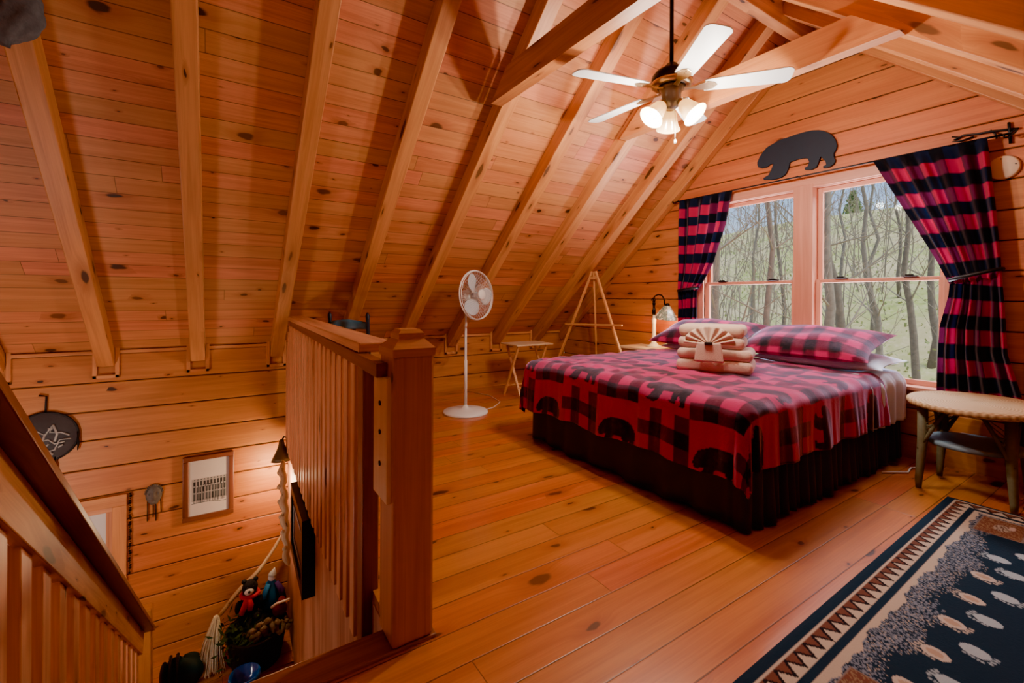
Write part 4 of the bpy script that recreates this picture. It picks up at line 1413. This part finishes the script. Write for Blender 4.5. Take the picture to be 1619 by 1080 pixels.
for t in np.linspace(.2, PI - .2, 15):
    c_, s_ = math.cos(t), math.sin(t)
    mb.tube([(-.475 + .055 * c_, YW2 - .014, -.62 + .07 * s_), (-.475 + .074 * c_, YW2 - .012, -.62 + .094 * s_)], [.010, .004], 6)
mb.build('crest', M['maskgrey'], mk)
for x, l_ in ((-.045, .16), (-.005, .13), (.015, .17), (.05, .10)):
    MB().tube([(-.475 + x, YW2 - .012, -.67), (-.475 + x * 1.05, YW2 - .010, -.70 - l_)], .0045, 5).build('strand', M['iron'], mk)

w2 = thing('window_2', 'small pine framed window low on the log wall of the stairwell', 'window', (-1.05, YE, -1.5), kind='structure')
wx0, wx1, wz0, wz1 = -1.50, -.665, -1.55, -.57
mb = MB()
cw = .10
mb.box((wx0, YW2 - .022, wz1 - cw), (wx1, YW2, wz1), 0).box((wx0, YW2 - .022, wz0), (wx1, YW2, wz0 + cw), 0)
mb.box((wx0, YW2 - .022, wz0 + cw), (wx0 + cw, YW2, wz1 - cw), 2).box((wx1 - cw, YW2 - .022, wz0 + cw), (wx1, YW2, wz1 - cw), 2)
mb.build('window_frame', M['trim'], w2, bevel=.005)
mb = MB()
ix0, ix1, iz0, iz1 = wx0 + cw, wx1 - cw, wz0 + cw, wz1 - cw
f2 = .042
mb.box((ix0, YW2 - .010, iz1 - f2), (ix1, YW2, iz1), 0).box((ix0, YW2 - .010, iz0), (ix1, YW2, iz0 + f2), 0)
mb.box((ix0, YW2 - .010, iz0 + f2), (ix0 + f2, YW2, iz1 - f2), 2).box((ix1 - f2, YW2 - .010, iz0 + f2), (ix1, YW2, iz1 - f2), 2)
mb.build('sash', M['rail'], w2, bevel=.003)
MB().box((ix0 + f2 - .01, YW2 - .006, iz0 + f2 - .01), (ix1 - f2 + .01, YW2 - .001, iz1 - f2 + .01), 2).build('window_blind', M['whiteblind'], w2)
bd = MB()
for k in range(34):
    z_ = -.575 - k * .0215
    bd.ball((wx1 + .022 + .003 * math.sin(k * 1.3), YW2 - .014, z_), .0095 + .003 * math.sin(k * 2.1), 5)
setp(bd.build('bead_strand', M['bronze']), 'dark bead strand hanging down the edge of the small window frame', 'bead strand')

# ------------------------------------------------------------------ decor on the plywood wall
sl = thing('wall_lamp', 'dark bronze cone wall lamp lit at the far corner of the stairwell', 'wall lamp', (.56, 5.05, -.45))
tip = Vector((.548, 5.03, -.24)); ldir = Vector((.02, -.05, -1)).normalized()
q_ = Vector((0, 0, 1)).rotation_difference(ldir).to_matrix().to_4x4()
Ml = Matrix.Translation(tip) @ q_
MB().lathe([(.012, -.02), (.022, .0), (.03, .04), (.05, .09), (.08, .15), (.098, .185)], 28, Ml).build('lamp_shade', M['bronze2'], sl, solid=.003)
mb = MB().ball(tuple(tip + ldir * .13), .03, 10); mb.build('bulb', M['bulb'], sl)
MB().tube([(.625, 5.08, -.30), (.60, 5.06, -.22), (.57, 5.04, -.20), tuple(tip)], .009, 8).build('arm', M['bronze'], sl)
MB().lathe([(.035, 0), (.035, .01), (.01, .02)], 16, Matrix.Translation((.634, 5.08, -.30)) @ Matrix.Rotation(-PI / 2, 4, 'Y')).build('wall_plate', M['bronze'], sl)

ds = MB()
pts, rs2 = [], []
rr = np.random.RandomState(11)
for i in range(22):
    t = i / 21
    yv = 4.83 - .55 * t
    pts.append((xe(yv) - .095 + .016 * math.sin(i * 1.9), yv + .012 * math.sin(i * 2.3), -.36 - .74 * t)); rs2.append(.026 + .016 * rr.rand())
rs2[0] = .008; rs2[-1] = .008
ds.tube(pts, rs2, 9)
for i in range(3, 20, 3):
    p = Vector(pts[i]); ds.ball(p + Vector((-.015, .0, .01)), .026, 6)
setp(ds.build('driftwood_stick', M['driftwood'], sub=1), 'knobby pale driftwood stick hung on the plywood wall under the lamp', 'wall decor')

pf2 = thing('black_frame', 'black picture frame hung on the plywood wall below the railing', 'picture', (.57, 3.85, -1.0))
ya, yb, za, zb = 3.38, 4.14, -.88, -.34
def onw(y, z, o): return (xe(y) - o, y, z)
mb = MB()
for (a0, a1, b0, b1) in ((ya, za, yb, za + .07), (ya, zb - .07, yb, zb), (ya, za + .07, ya + .07, zb - .07), (yb - .07, za + .07, yb, zb - .07)):
    vs = [onw(y_, z_, o) for o in (.0, .085) for y_, z_ in ((a0, a1), (b0, a1), (b0, b1), (a0, b1))]
    for f_ in ((4, 5, 6, 7), (0, 3, 2, 1), (0, 1, 5, 4), (1, 2, 6, 5), (2, 3, 7, 6), (3, 0, 4, 7)):
        mb.face([vs[i] for i in f_])
mb.build('frame', M['blackframe'], pf2, bevel=.004)
mb = MB()
q4 = [(ya + .07, za + .07), (yb - .07, za + .07), (yb - .07, zb - .07), (ya + .07, zb - .07)]
mb.face([onw(y_, z_, .07) for y_, z_ in q4])
mb.build('picture', M['hint'], pf2)
mb = MB()
for y_, z_ in ((ya + .13, 0), (yb - .13, 0)):
    mb.tube([onw(y_, za + .14, .074), onw(y_, zb - .14, .074)], .004, 5)
mb.tube([onw(ya + .13, zb - .14, .074), onw(yb - .13, zb - .14, .074)], .004, 5)
mb.tube([onw(ya + .13, za + .14, .074), onw(yb - .13, za + .14, .074)], .004, 5)
mb.build('inner_line', M['silver'], pf2)

# ------------------------------------------------------------------ broom, basket and toys on the landing
br = thing('broom', 'straw broom with crooked branch handle leaning in the stairwell corner', 'broom', (.0, 4.85, LOW))
hp = [(.605, 5.20, -1.20), (.50, 5.16, -1.36), (.43, 5.12, -1.42), (.36, 5.08, -1.50), (.27, 5.05, -1.545), (.18, 5.02, -1.60), (.09, 4.98, -1.69), (.015, 4.95, -1.755)]
MB().tube(hp, [.014, .018, .017, .021, .023, .021, .022, .022], 10).build('handle', M['branch'], br, sub=1)
mb = MB()
rs3 = np.random.RandomState(2)
for i in range(150):
    a_ = rs3.uniform(0, 2 * PI); f_ = math.sqrt(rs3.rand())
    ex_b, ey_b = math.cos(a_) * f_, math.sin(a_) * f_
    p0 = Vector((.012 + .02 * ex_b, 4.95 + .02 * ey_b, -1.73))
    p1 = Vector((-.02 + .075 * ex_b, 4.92 + .035 * ey_b, -1.92))
    p2 = Vector((-.045 + .125 * ex_b + .03 * rs3.randn() * .3, 4.86 + .05 * ey_b, LOW + .01 + .05 * rs3.rand()))
    mb.tube([p0, p1, p2], .0045, 4)
o = mb.build('bristles', M['straw'], br); o['kind'] = 'stuff'
MB().lathe([(.024, 0), (.027, .012), (.024, .03)], 14, Matrix.Translation((.013, 4.95, -1.765))).build('binding', M['straw'], br)

bs = thing('basket', 'dark woven basket full of toys and greenery on the landing', 'basket', (.33, 4.86, LOW))
Mb_ = Matrix.Translation((.33, 4.86, LOW))
MB().lathe([(.20, 0), (.22, .10), (.25, .27), (.255, .30), (.245, .30), (.21, .10), (.001, .06)], 36, Mb_).build('body', M['basket'], bs)
MB().tube([tuple(Mb_ @ Vector((.25 * math.cos(t), .25 * math.sin(t), .30))) for t in np.linspace(0, 2 * PI, 37)], .014, 8, cap=False).build('rim', M['basket'], bs)
# greenery
mb = MB()
for i in range(240):
    c_ = Vector((.185 + .075 * rs3.randn(), 4.80 + .07 * rs3.randn(), -1.90 + .10 * rs3.randn()))
    d_ = Vector((rs3.randn(), rs3.randn(), .6 + .5 * rs3.randn())).normalized()
    L_ = .05 + .05 * rs3.rand()
    s_ = d_.orthogonal().normalized() * .008
    mb.face([c_ - s_, c_ + d_ * L_ * .5 + s_ * 1.3, c_ + d_ * L_, c_ + d_ * L_ * .5 - s_ * 1.3])
o = mb.build('evergreen_sprigs', M['evergreen']); setp(o, 'mass of dark evergreen sprigs at the left of the basket', 'greenery', kind='stuff')
# black plush bear with red scarf
tb = thing('plush_bear', 'black plush bear toy with a red scarf sitting in the basket', 'toy', (.27, 4.93, -1.80))
mb = MB()
mb.ball((.275, 4.93, -1.70), .088, 10, (1, .9, 1.15)); mb.ball((.275, 4.915, -1.535), .066, 10)
for s_ in (-1, 1):
    mb.ball((.275 + s_ * .048, 4.925, -1.478), .022, 8); mb.ball((.275 + s_ * .088, 4.89, -1.69), .035, 8, (1, 1, 1.9)); mb.ball((.275 + s_ * .05, 4.85, -1.785), .042, 8, (.9, 1.5, .9))
mb.build('body', M['blackfur'], tb)
mb = MB().ball((.265, 4.855, -1.545), .036, 8, (1.1, .6, .85)); mb.build('muzzle', M['whitecloth'], tb)
mb = MB().ball((.265, 4.832, -1.535), .012, 6); mb.ball((.25, 4.853, -1.505), .008, 6); mb.ball((.30, 4.856, -1.505), .008, 6); mb.build('nose_and_eyes', M['blackframe'], tb)
mb = MB().tube([tuple((.275 + .068 * math.cos(t), 4.915 + .062 * math.sin(t), -1.598)) for t in np.linspace(0, 2 * PI, 21)], .02, 8, cap=False)
mb.tube([(.245, 4.85, -1.60), (.225, 4.83, -1.66), (.20, 4.82, -1.715)], [.02, .028, .024], 8); mb.tube([(.265, 4.848, -1.60), (.275, 4.83, -1.66), (.27, 4.82, -1.70)], [.02, .028, .022], 8)
mb.build('scarf', M['redcloth'], tb)
# blue doll
bdl = thing('blue_doll', 'small cloth doll in a bright blue coat at the back of the basket', 'toy', (.46, 4.98, -1.80))
MB().lathe([(.085, 0), (.09, .04), (.07, .14), (.045, .22), (.02, .25)], 20, Matrix.Translation((.455, 4.97, -1.80))).build('coat', M['bluecloth'], bdl)
mb = MB().ball((.462, 4.955, -1.525), .034, 8); mb.build('head', M['whitecloth'], bdl)
MB().lathe([(.038, 0), (.034, .02), (.016, .05), (.004, .075)], 14, Matrix.Translation((.464, 4.958, -1.512)) @ Matrix.Rotation(.3, 4, 'Y')).build('hat', M['silver'], bdl)
MB().tube([(.50, 4.93, -1.57), (.54, 4.91, -1.65), (.56, 4.90, -1.74)], [.02, .03, .025], 8).build('arm', M['purplecloth'], bdl)
MB().tube([(.43, 4.93, -1.57), (.40, 4.89, -1.62), (.395, 4.87, -1.67)], [.02, .026, .02], 8).build('arm', M['bluecloth'], bdl)
# red striped cloth doll
rd = thing('red_bundle', 'dark red cloth bundle with a white cord at the right of the basket', 'toy', (.52, 4.80, -1.86))
mb = MB().ball((.515, 4.80, -1.76), .065, 10, (1, .9, 1.1)); mb.ball((.53, 4.79, -1.68), .035, 8); mb.build('bundle', plain('dark_red', (.16, .01, .02), .85, noise=.6, nscale=45), rd)
MB().tube([(.44, 4.76, -1.70), (.48, 4.735, -1.665), (.54, 4.73, -1.66), (.59, 4.74, -1.665)], .011, 8).build('cord', M['whitecloth'], rd)
# dried garland
mb = MB()
cpts = []
for i in range(60):
    t = i / 59
    cpts.append((.27 + .29 * t + .02 * math.sin(i * .8), 4.70 + .05 * math.sin(i * .5), -1.90 + .07 * math.sin(t * PI) + .035 * math.sin(i * .9)))
mb.tube(cpts, .020, 6)
for i in range(46):
    p = Vector(cpts[rs3.randint(0, 60)]) + Vector(rs3.randn(3)) * .028
    mb.ball(p, .016 + .014 * rs3.rand(), 5)
setp(mb.build('dried_garland', M['garland']), 'knobbly dried brown garland draped over the basket front', 'garland')
mb = MB().lathe([(.06, 0), (.075, .008), (.115, .07), (.125, .14), (.118, .17), (.11, .168), (.10, .08), (.001, .03)], 36, Matrix.Translation((.215, 4.50, LOW)))
setp(mb.build('blue_bowl', M['bluebowl']), 'glossy cobalt blue bowl on the landing in front of the basket', 'bowl')
# bag
bg_ = thing('duffel_bag', 'dark teal and navy bag slumped at the foot of the stair rail', 'bag', (-.22, 4.86, LOW))
P_ = np.zeros((40, 20, 3))
for i in range(40):
    t = 2 * PI * i / 40
    for j in range(20):
        v_ = j / 19
        rr3 = (math.sin(PI * min(.999, .04 + .958 * v_)) ** .45)
        sq = 1 / (abs(math.cos(t)) ** 4 + abs(math.sin(t)) ** 4) ** .25
        P_[i, j] = (-.235 + .15 * rr3 * sq * math.cos(t) * (1 + .04 * math.sin(5 * v_ + t)), 4.88 + .10 * rr3 * sq * math.sin(t), LOW + .25 * v_ + .012 * math.sin(3 * t))
grid_obj('body', P_, M['teal'], bg_, closed_u=True)
for x in (-.32, -.27):
    MB().tube([(x, 4.78, LOW + .05), (x, 4.765, LOW + .2), (x, 4.82, LOW + .265), (x, 4.93, LOW + .255)], .013, 6).build('strap', M['navybag'], bg_)
mb = MB().ball((-.36, 4.84, LOW + .15), .06, 8, (.6, .9, 2.2)); mb.build('side_pocket', M['navybag'], bg_)

# ------------------------------------------------------------------ grey bundle on the rafter
n1, n2 = 36, 30
P_ = np.zeros((n1, n2, 3))
for i in range(n1):
    t = 2 * PI * i / n1
    for j in range(n2):
        v_ = j / (n2 - 1)
        rr3 = min(1, math.sqrt(max(0, math.sin(PI * min(.9999, .0001 + v_ * .9998)))) * 1.08)
        lump = 1 + .07 * math.sin(3 * t + 7 * v_) + .05 * math.sin(7 * t - 11 * v_)
        P_[i, j] = (-.775 + .105 * rr3 * lump * math.cos(t), 2.93 + .075 * rr3 * lump * math.sin(t), 2.325 + .30 * v_ + .02 * math.cos(t))
gb = grid_obj('cloth_bundle', P_, M['greycloth'], None, closed_u=True)
setp(gb, 'lumpy grey cloth bundle tucked against the rafter in the top left corner', 'cloth bundle')

# ------------------------------------------------------------------ outside
rs4 = np.random.RandomState(21)
nx_, ny_ = 90, 110
gx = np.linspace(4.9, 62, nx_)[:, None] * np.ones((1, ny_)); gy = np.linspace(-28, 60, ny_)[None, :] * np.ones((nx_, 1))
def hill(x, y):
    t = np.clip((x - 11) / 34, 0, 1)
    return -2.9 + .02 * (x - 5) + 10.5 * t * t * (3 - 2 * t) + .25 * np.sin(x * .5 + y * .31) + .3 * np.sin(y * .27 - x * .1) + .9 * t * np.sin(y * .16 + 1)
gz = hill(gx, gy)
def mk_ground():
    N = NT('hillside')
    tc = N.n('TexCoord')
    a = N.noise(tc.outputs['Object'], .35, 4, .6); b = N.noise(tc.outputs['Object'], 3.2, 4, .7)
    c = N.mix(N.ss(a, .35, .65), (.58, .47, .24), (.42, .46, .13))
    c = N.mix(N.ss(b, .4, .75, 0, .7), c, (.74, .60, .38))
    N.bsdf(Base_Color=c, Roughness=.95)
    return N.m
g_ = grid_obj('ground', np.stack([gx, gy, gz], -1), mk_ground(), None, kind='structure')
setp(g_, 'pale spring hillside rising behind the cabin', 'ground')


def grow(mb, p, d, L, r, depth, rs):
    n = 4
    pts, rad = [p.copy()], [r]
    q = p.copy(); dd = d.copy()
    for i in range(n):
        dd = (dd + Vector(rs.randn(3)) * .10 + Vector((0, 0, .03))).normalized()
        q = q + dd * (L / n)
        pts.append(q.copy()); rad.append(max(.004, r * (1 - .75 * (i + 1) / n)))
    mb.tube(pts, rad, 5 if depth < 2 else 4, cap=False)
    if depth < 3:
        for i in range(1, n + 1):
            for k in range(1 if depth else 2):
                if rs.rand() < .85:
                    a = Vector(rs.randn(3)); a.z = abs(a.z) * .6
                    nd = (dd * .7 + a.normalized() * .85).normalized()
                    grow(mb, pts[i], nd, L * rs.uniform(.45, .65), rad[i] * .65, depth + 1, rs)


def px_dir(x, y):
    f = Vector((math.cos(yaw), math.sin(yaw), 0)); r_ = Vector((math.sin(yaw), -math.cos(yaw), 0))
    return f + r_ * ((x - 809.5) / 716) + Vector((0, 0, -(y - 471) / 716))


TREES = [  # foot pixel, top pixel, distance along the view, trunk radius, label
    (1143, 1128, 8.5, .11, 'grey bare tree trunk beside the left curtain'),
    (1217, 1213, 8.0, .075, 'slim dark bare tree in the middle of the left pane'),
    (1303, 1300, 9.0, .125, 'thick bare tree just right of the window mullion'),
    (1352, 1306, 10.5, .13, 'leaning bare tree crossing the middle of the right pane'),
    (1402, 1362, 12.0, .09, 'slim crooked bare tree leaning left in the right pane'),
    (1446, 1428, 13.5, .11, 'bare tree whose top shows beside the right curtain'),
    (1177, 1192, 15.0, .07, 'thin far tree in the left half of the left pane'),
    (1246, 1228, 14.0, .07, 'thin far tree next to the mullion in the left pane'),
    (1378, 1384, 17.0, .08, 'thin straight far tree in the right pane'),
    (1472, 1478, 15.0, .12, 'dark tree trunk at the right edge of the window'),
    (1330, 1336, 18.0, .07, 'thin far tree behind the leaning tree'),
    (1422, 1416, 19.0, .07, 'thin far tree in the right half of the right pane'),
]
for i, (fx, tx, dist, rad, lb_) in enumerate(TREES):
    rs = np.random.RandomState(40 + i)
    b_ = px_dir(fx, 520) * dist
    t_ = px_dir(tx, 240) * dist
    b0 = Vector((b_.x, b_.y, hill(b_.x, b_.y) - .1))
    hgt = 9.0
    top_ = Vector((b0.x + (t_.x - b_.x) * 1.5, b0.y + (t_.y - b_.y) * 1.5, b0.z + hgt))
    mb = MB()
    n = 9
    pts, rd = [], []
    for k in range(n + 1):
        t = k / n
        w_ = Vector(rs.randn(3)) * .07 * (1 if 0 < k < n else 0)
        pts.append(b0.lerp(top_, t) + w_); rd.append(rad * (1 - .8 * t) + .004)
    mb.tube(pts, rd, 9)
    tr = mb.build('bare_tree', M['bark'] if i % 2 else M['bark2'])
    setp(tr, lb_, 'tree', 'bare trees outside the window')
    mb = MB()
    for k in range(3, n):
        for q in range(1 + (k % 2)):
            a = Vector(rs.randn(3)); a.z = abs(a.z) * .5 + .25
            grow(mb, pts[k], a.normalized(), rs.uniform(1.1, 2.4), rd[k] * .32, 1, rs)
    mb.build('branches', M['twig'], tr)
# woods beyond: nobody could count the thin stems and twigs
mb = MB()
for i in range(260):
    x = rs4.uniform(14, 42); yv = x * rs4.uniform(.16, .86) + rs4.uniform(-1, 1)
    z = float(hill(x, yv))
    h_ = rs4.uniform(2.5, 6.5)
    p0 = Vector((x, yv, z - .1)); p1 = p0 + Vector((rs4.randn() * .35, rs4.randn() * .35, h_ * .5)); p2 = p1 + Vector((rs4.randn() * .5, rs4.randn() * .5, h_ * .5))
    r_ = rs4.uniform(.012, .04)
    mb.tube([p0, p1, p2], [r_, r_ * .7, r_ * .25], 4, cap=False)
    for k in range(3):
        a = p1.lerp(p2, rs4.rand())
        mb.tube([a, a + Vector((rs4.randn() * .6, rs4.randn() * .6, rs4.uniform(.3, 1.2)))], [r_ * .4, .008], 3, cap=False)
o = mb.build('woods', M['twig']); setp(o, 'dense thin bare woods covering the hillside', 'woods', kind='stuff')
mb = MB()
for i in range(5200):
    x = rs4.uniform(10, 40); yv = x * rs4.uniform(.16, .86)
    c_ = Vector((x, yv, float(hill(x, yv)) + abs(rs4.randn()) * .7))
    s_ = rs4.uniform(.03, .085)
    a, b_ = Vector(rs4.randn(3)).normalized() * s_, Vector(rs4.randn(3)).normalized() * s_
    mb.face([c_ - a, c_ + b_, c_ + a, c_ - b_])
o = mb.build('undergrowth', M['shrub']); setp(o, 'fresh green undergrowth leaves scattered over the slope', 'undergrowth', kind='stuff')
for i, (pxx, dist, lb_) in enumerate(((1432, 30, 'green pine tree showing beside the right curtain'), (1348, 42, 'small round green pine on the ridge in the right pane'))):
    b_ = px_dir(pxx, 420) * dist
    z0 = float(hill(b_.x, b_.y))
    hh = (6.0, 3.6)[i]
    tr = MB().tube([(b_.x, b_.y, z0 - .2), (b_.x, b_.y, z0 + hh * .9)], [.14, .03], 7).build('pine_tree', M['bark'])
    setp(tr, lb_, 'tree', 'evergreens on the ridge')
    mb = MB()
    for k in range(1100):
        t = rs4.rand()
        rad = (1 - t) * hh * .22 + .15
        an = rs4.uniform(0, 2 * PI); q = rad * math.sqrt(rs4.rand())
        c_ = Vector((b_.x + q * math.cos(an), b_.y + q * math.sin(an), z0 + hh * (.35 + .65 * t)))
        a, b2 = Vector(rs4.randn(3)).normalized() * .16, Vector(rs4.randn(3)).normalized() * .10
        mb.face([c_ - a, c_ + b2, c_ + a, c_ - b2])
    mb.build('needles', M['pineleaf'], tr)


# ------------------------------------------------------------------ light
def lamp(name, loc, power, color, radius=.1, typ='POINT'):
    l = bpy.data.lights.new(name, typ)
    l.energy = power; l.color = color
    if typ == 'POINT': l.shadow_soft_size = radius
    o = bpy.data.objects.new(name, l)
    COL.objects.link(o); o.location = loc
    return o


WARM = (1.0, .90, .78)
for k in range(3):
    lamp('fan_bulb_light', FAN_BULBS[k], 62, WARM, .04)
lamp('bedside_light', (4.17, 3.27, .95), 10.0, (1, .55, .2), .03)
lamp('sconce_light', (.50, 4.98, -.62), 26.0, (1, .74, .42), .03)
lamp('loft_fill_behind', (-1.2, .5, 2.3), 9, (1, .93, .86), .3)  # added fill light behind the camera, no fixture there
lamp('stairwell_fill', (-1.7, 3.5, -.75), 95, (1, .92, .82), .25)  # unseen fill light added to brighten the stairwell walls
lamp('loft_fill_right', (1.0, -.9, 1.5), 8, (1, .93, .88), .3)  # weak fill added from the right side, stands for no lamp


def area(name, loc, d, sx, sy, power, color):
    l = bpy.data.lights.new(name, 'AREA')
    l.shape = 'RECTANGLE'; l.size = sx; l.size_y = sy; l.energy = power; l.color = color
    o = bpy.data.objects.new(name, l); COL.objects.link(o)
    o.location = loc
    o.rotation_euler = Vector(d).to_track_quat('-Z', 'Y').to_euler()


area('daylight_bounce', (4.98, 1.99, .10), (-.75, .1, .72), 2.2, .6, 330, (.94, .90, 1))
area('daylight_sky', (5.0, 1.99, 2.72), (-.85, -.05, -.6), 2.2, .6, 210, (.88, .93, 1))
sun = bpy.data.lights.new('daylight', 'SUN')
sun.energy = 3.6; sun.angle = math.radians(30); sun.color = (1, .95, .90)
so = bpy.data.objects.new('daylight', sun); COL.objects.link(so)
so.rotation_euler = Vector((-.25, .75, -.75)).to_track_quat('-Z', 'Y').to_euler()

wd = bpy.data.worlds.new('sky'); SC.world = wd
wd.use_nodes = True
nt = wd.node_tree; nt.nodes.clear()
o_ = nt.nodes.new('ShaderNodeOutputWorld'); bg = nt.nodes.new('ShaderNodeBackground')
tc = nt.nodes.new('ShaderNodeTexCoord'); sx = nt.nodes.new('ShaderNodeSeparateXYZ'); rp = nt.nodes.new('ShaderNodeValToRGB')
nt.links.new(tc.outputs['Generated'], sx.inputs[0]); nt.links.new(sx.outputs[2], rp.inputs[0])
e = rp.color_ramp.elements
e[0].position = 0.0; e[0].color = (.95, .98, 1.0, 1)
e[1].position = 1.0; e[1].color = (1.6, 1.9, 2.4, 1)
k = e.new(.10); k.color = (.85, 1.0, 1.2, 1)
k = e.new(.22); k.color = (.50, .85, 1.5, 1)
k = e.new(.55); k.color = (.9, 1.1, 1.5, 1)
nt.links.new(rp.outputs[0], bg.inputs[0]); bg.inputs[1].default_value = 1.15
nt.links.new(bg.outputs[0], o_.inputs[0])

SC.view_settings.view_transform = 'AgX'
SC.view_settings.look = 'AgX - Punchy'
SC.view_settings.exposure = 0.40
SC.cycles.adaptive_threshold = .06
SC.cycles.max_bounces = 6
SC.cycles.transparent_max_bounces = 12
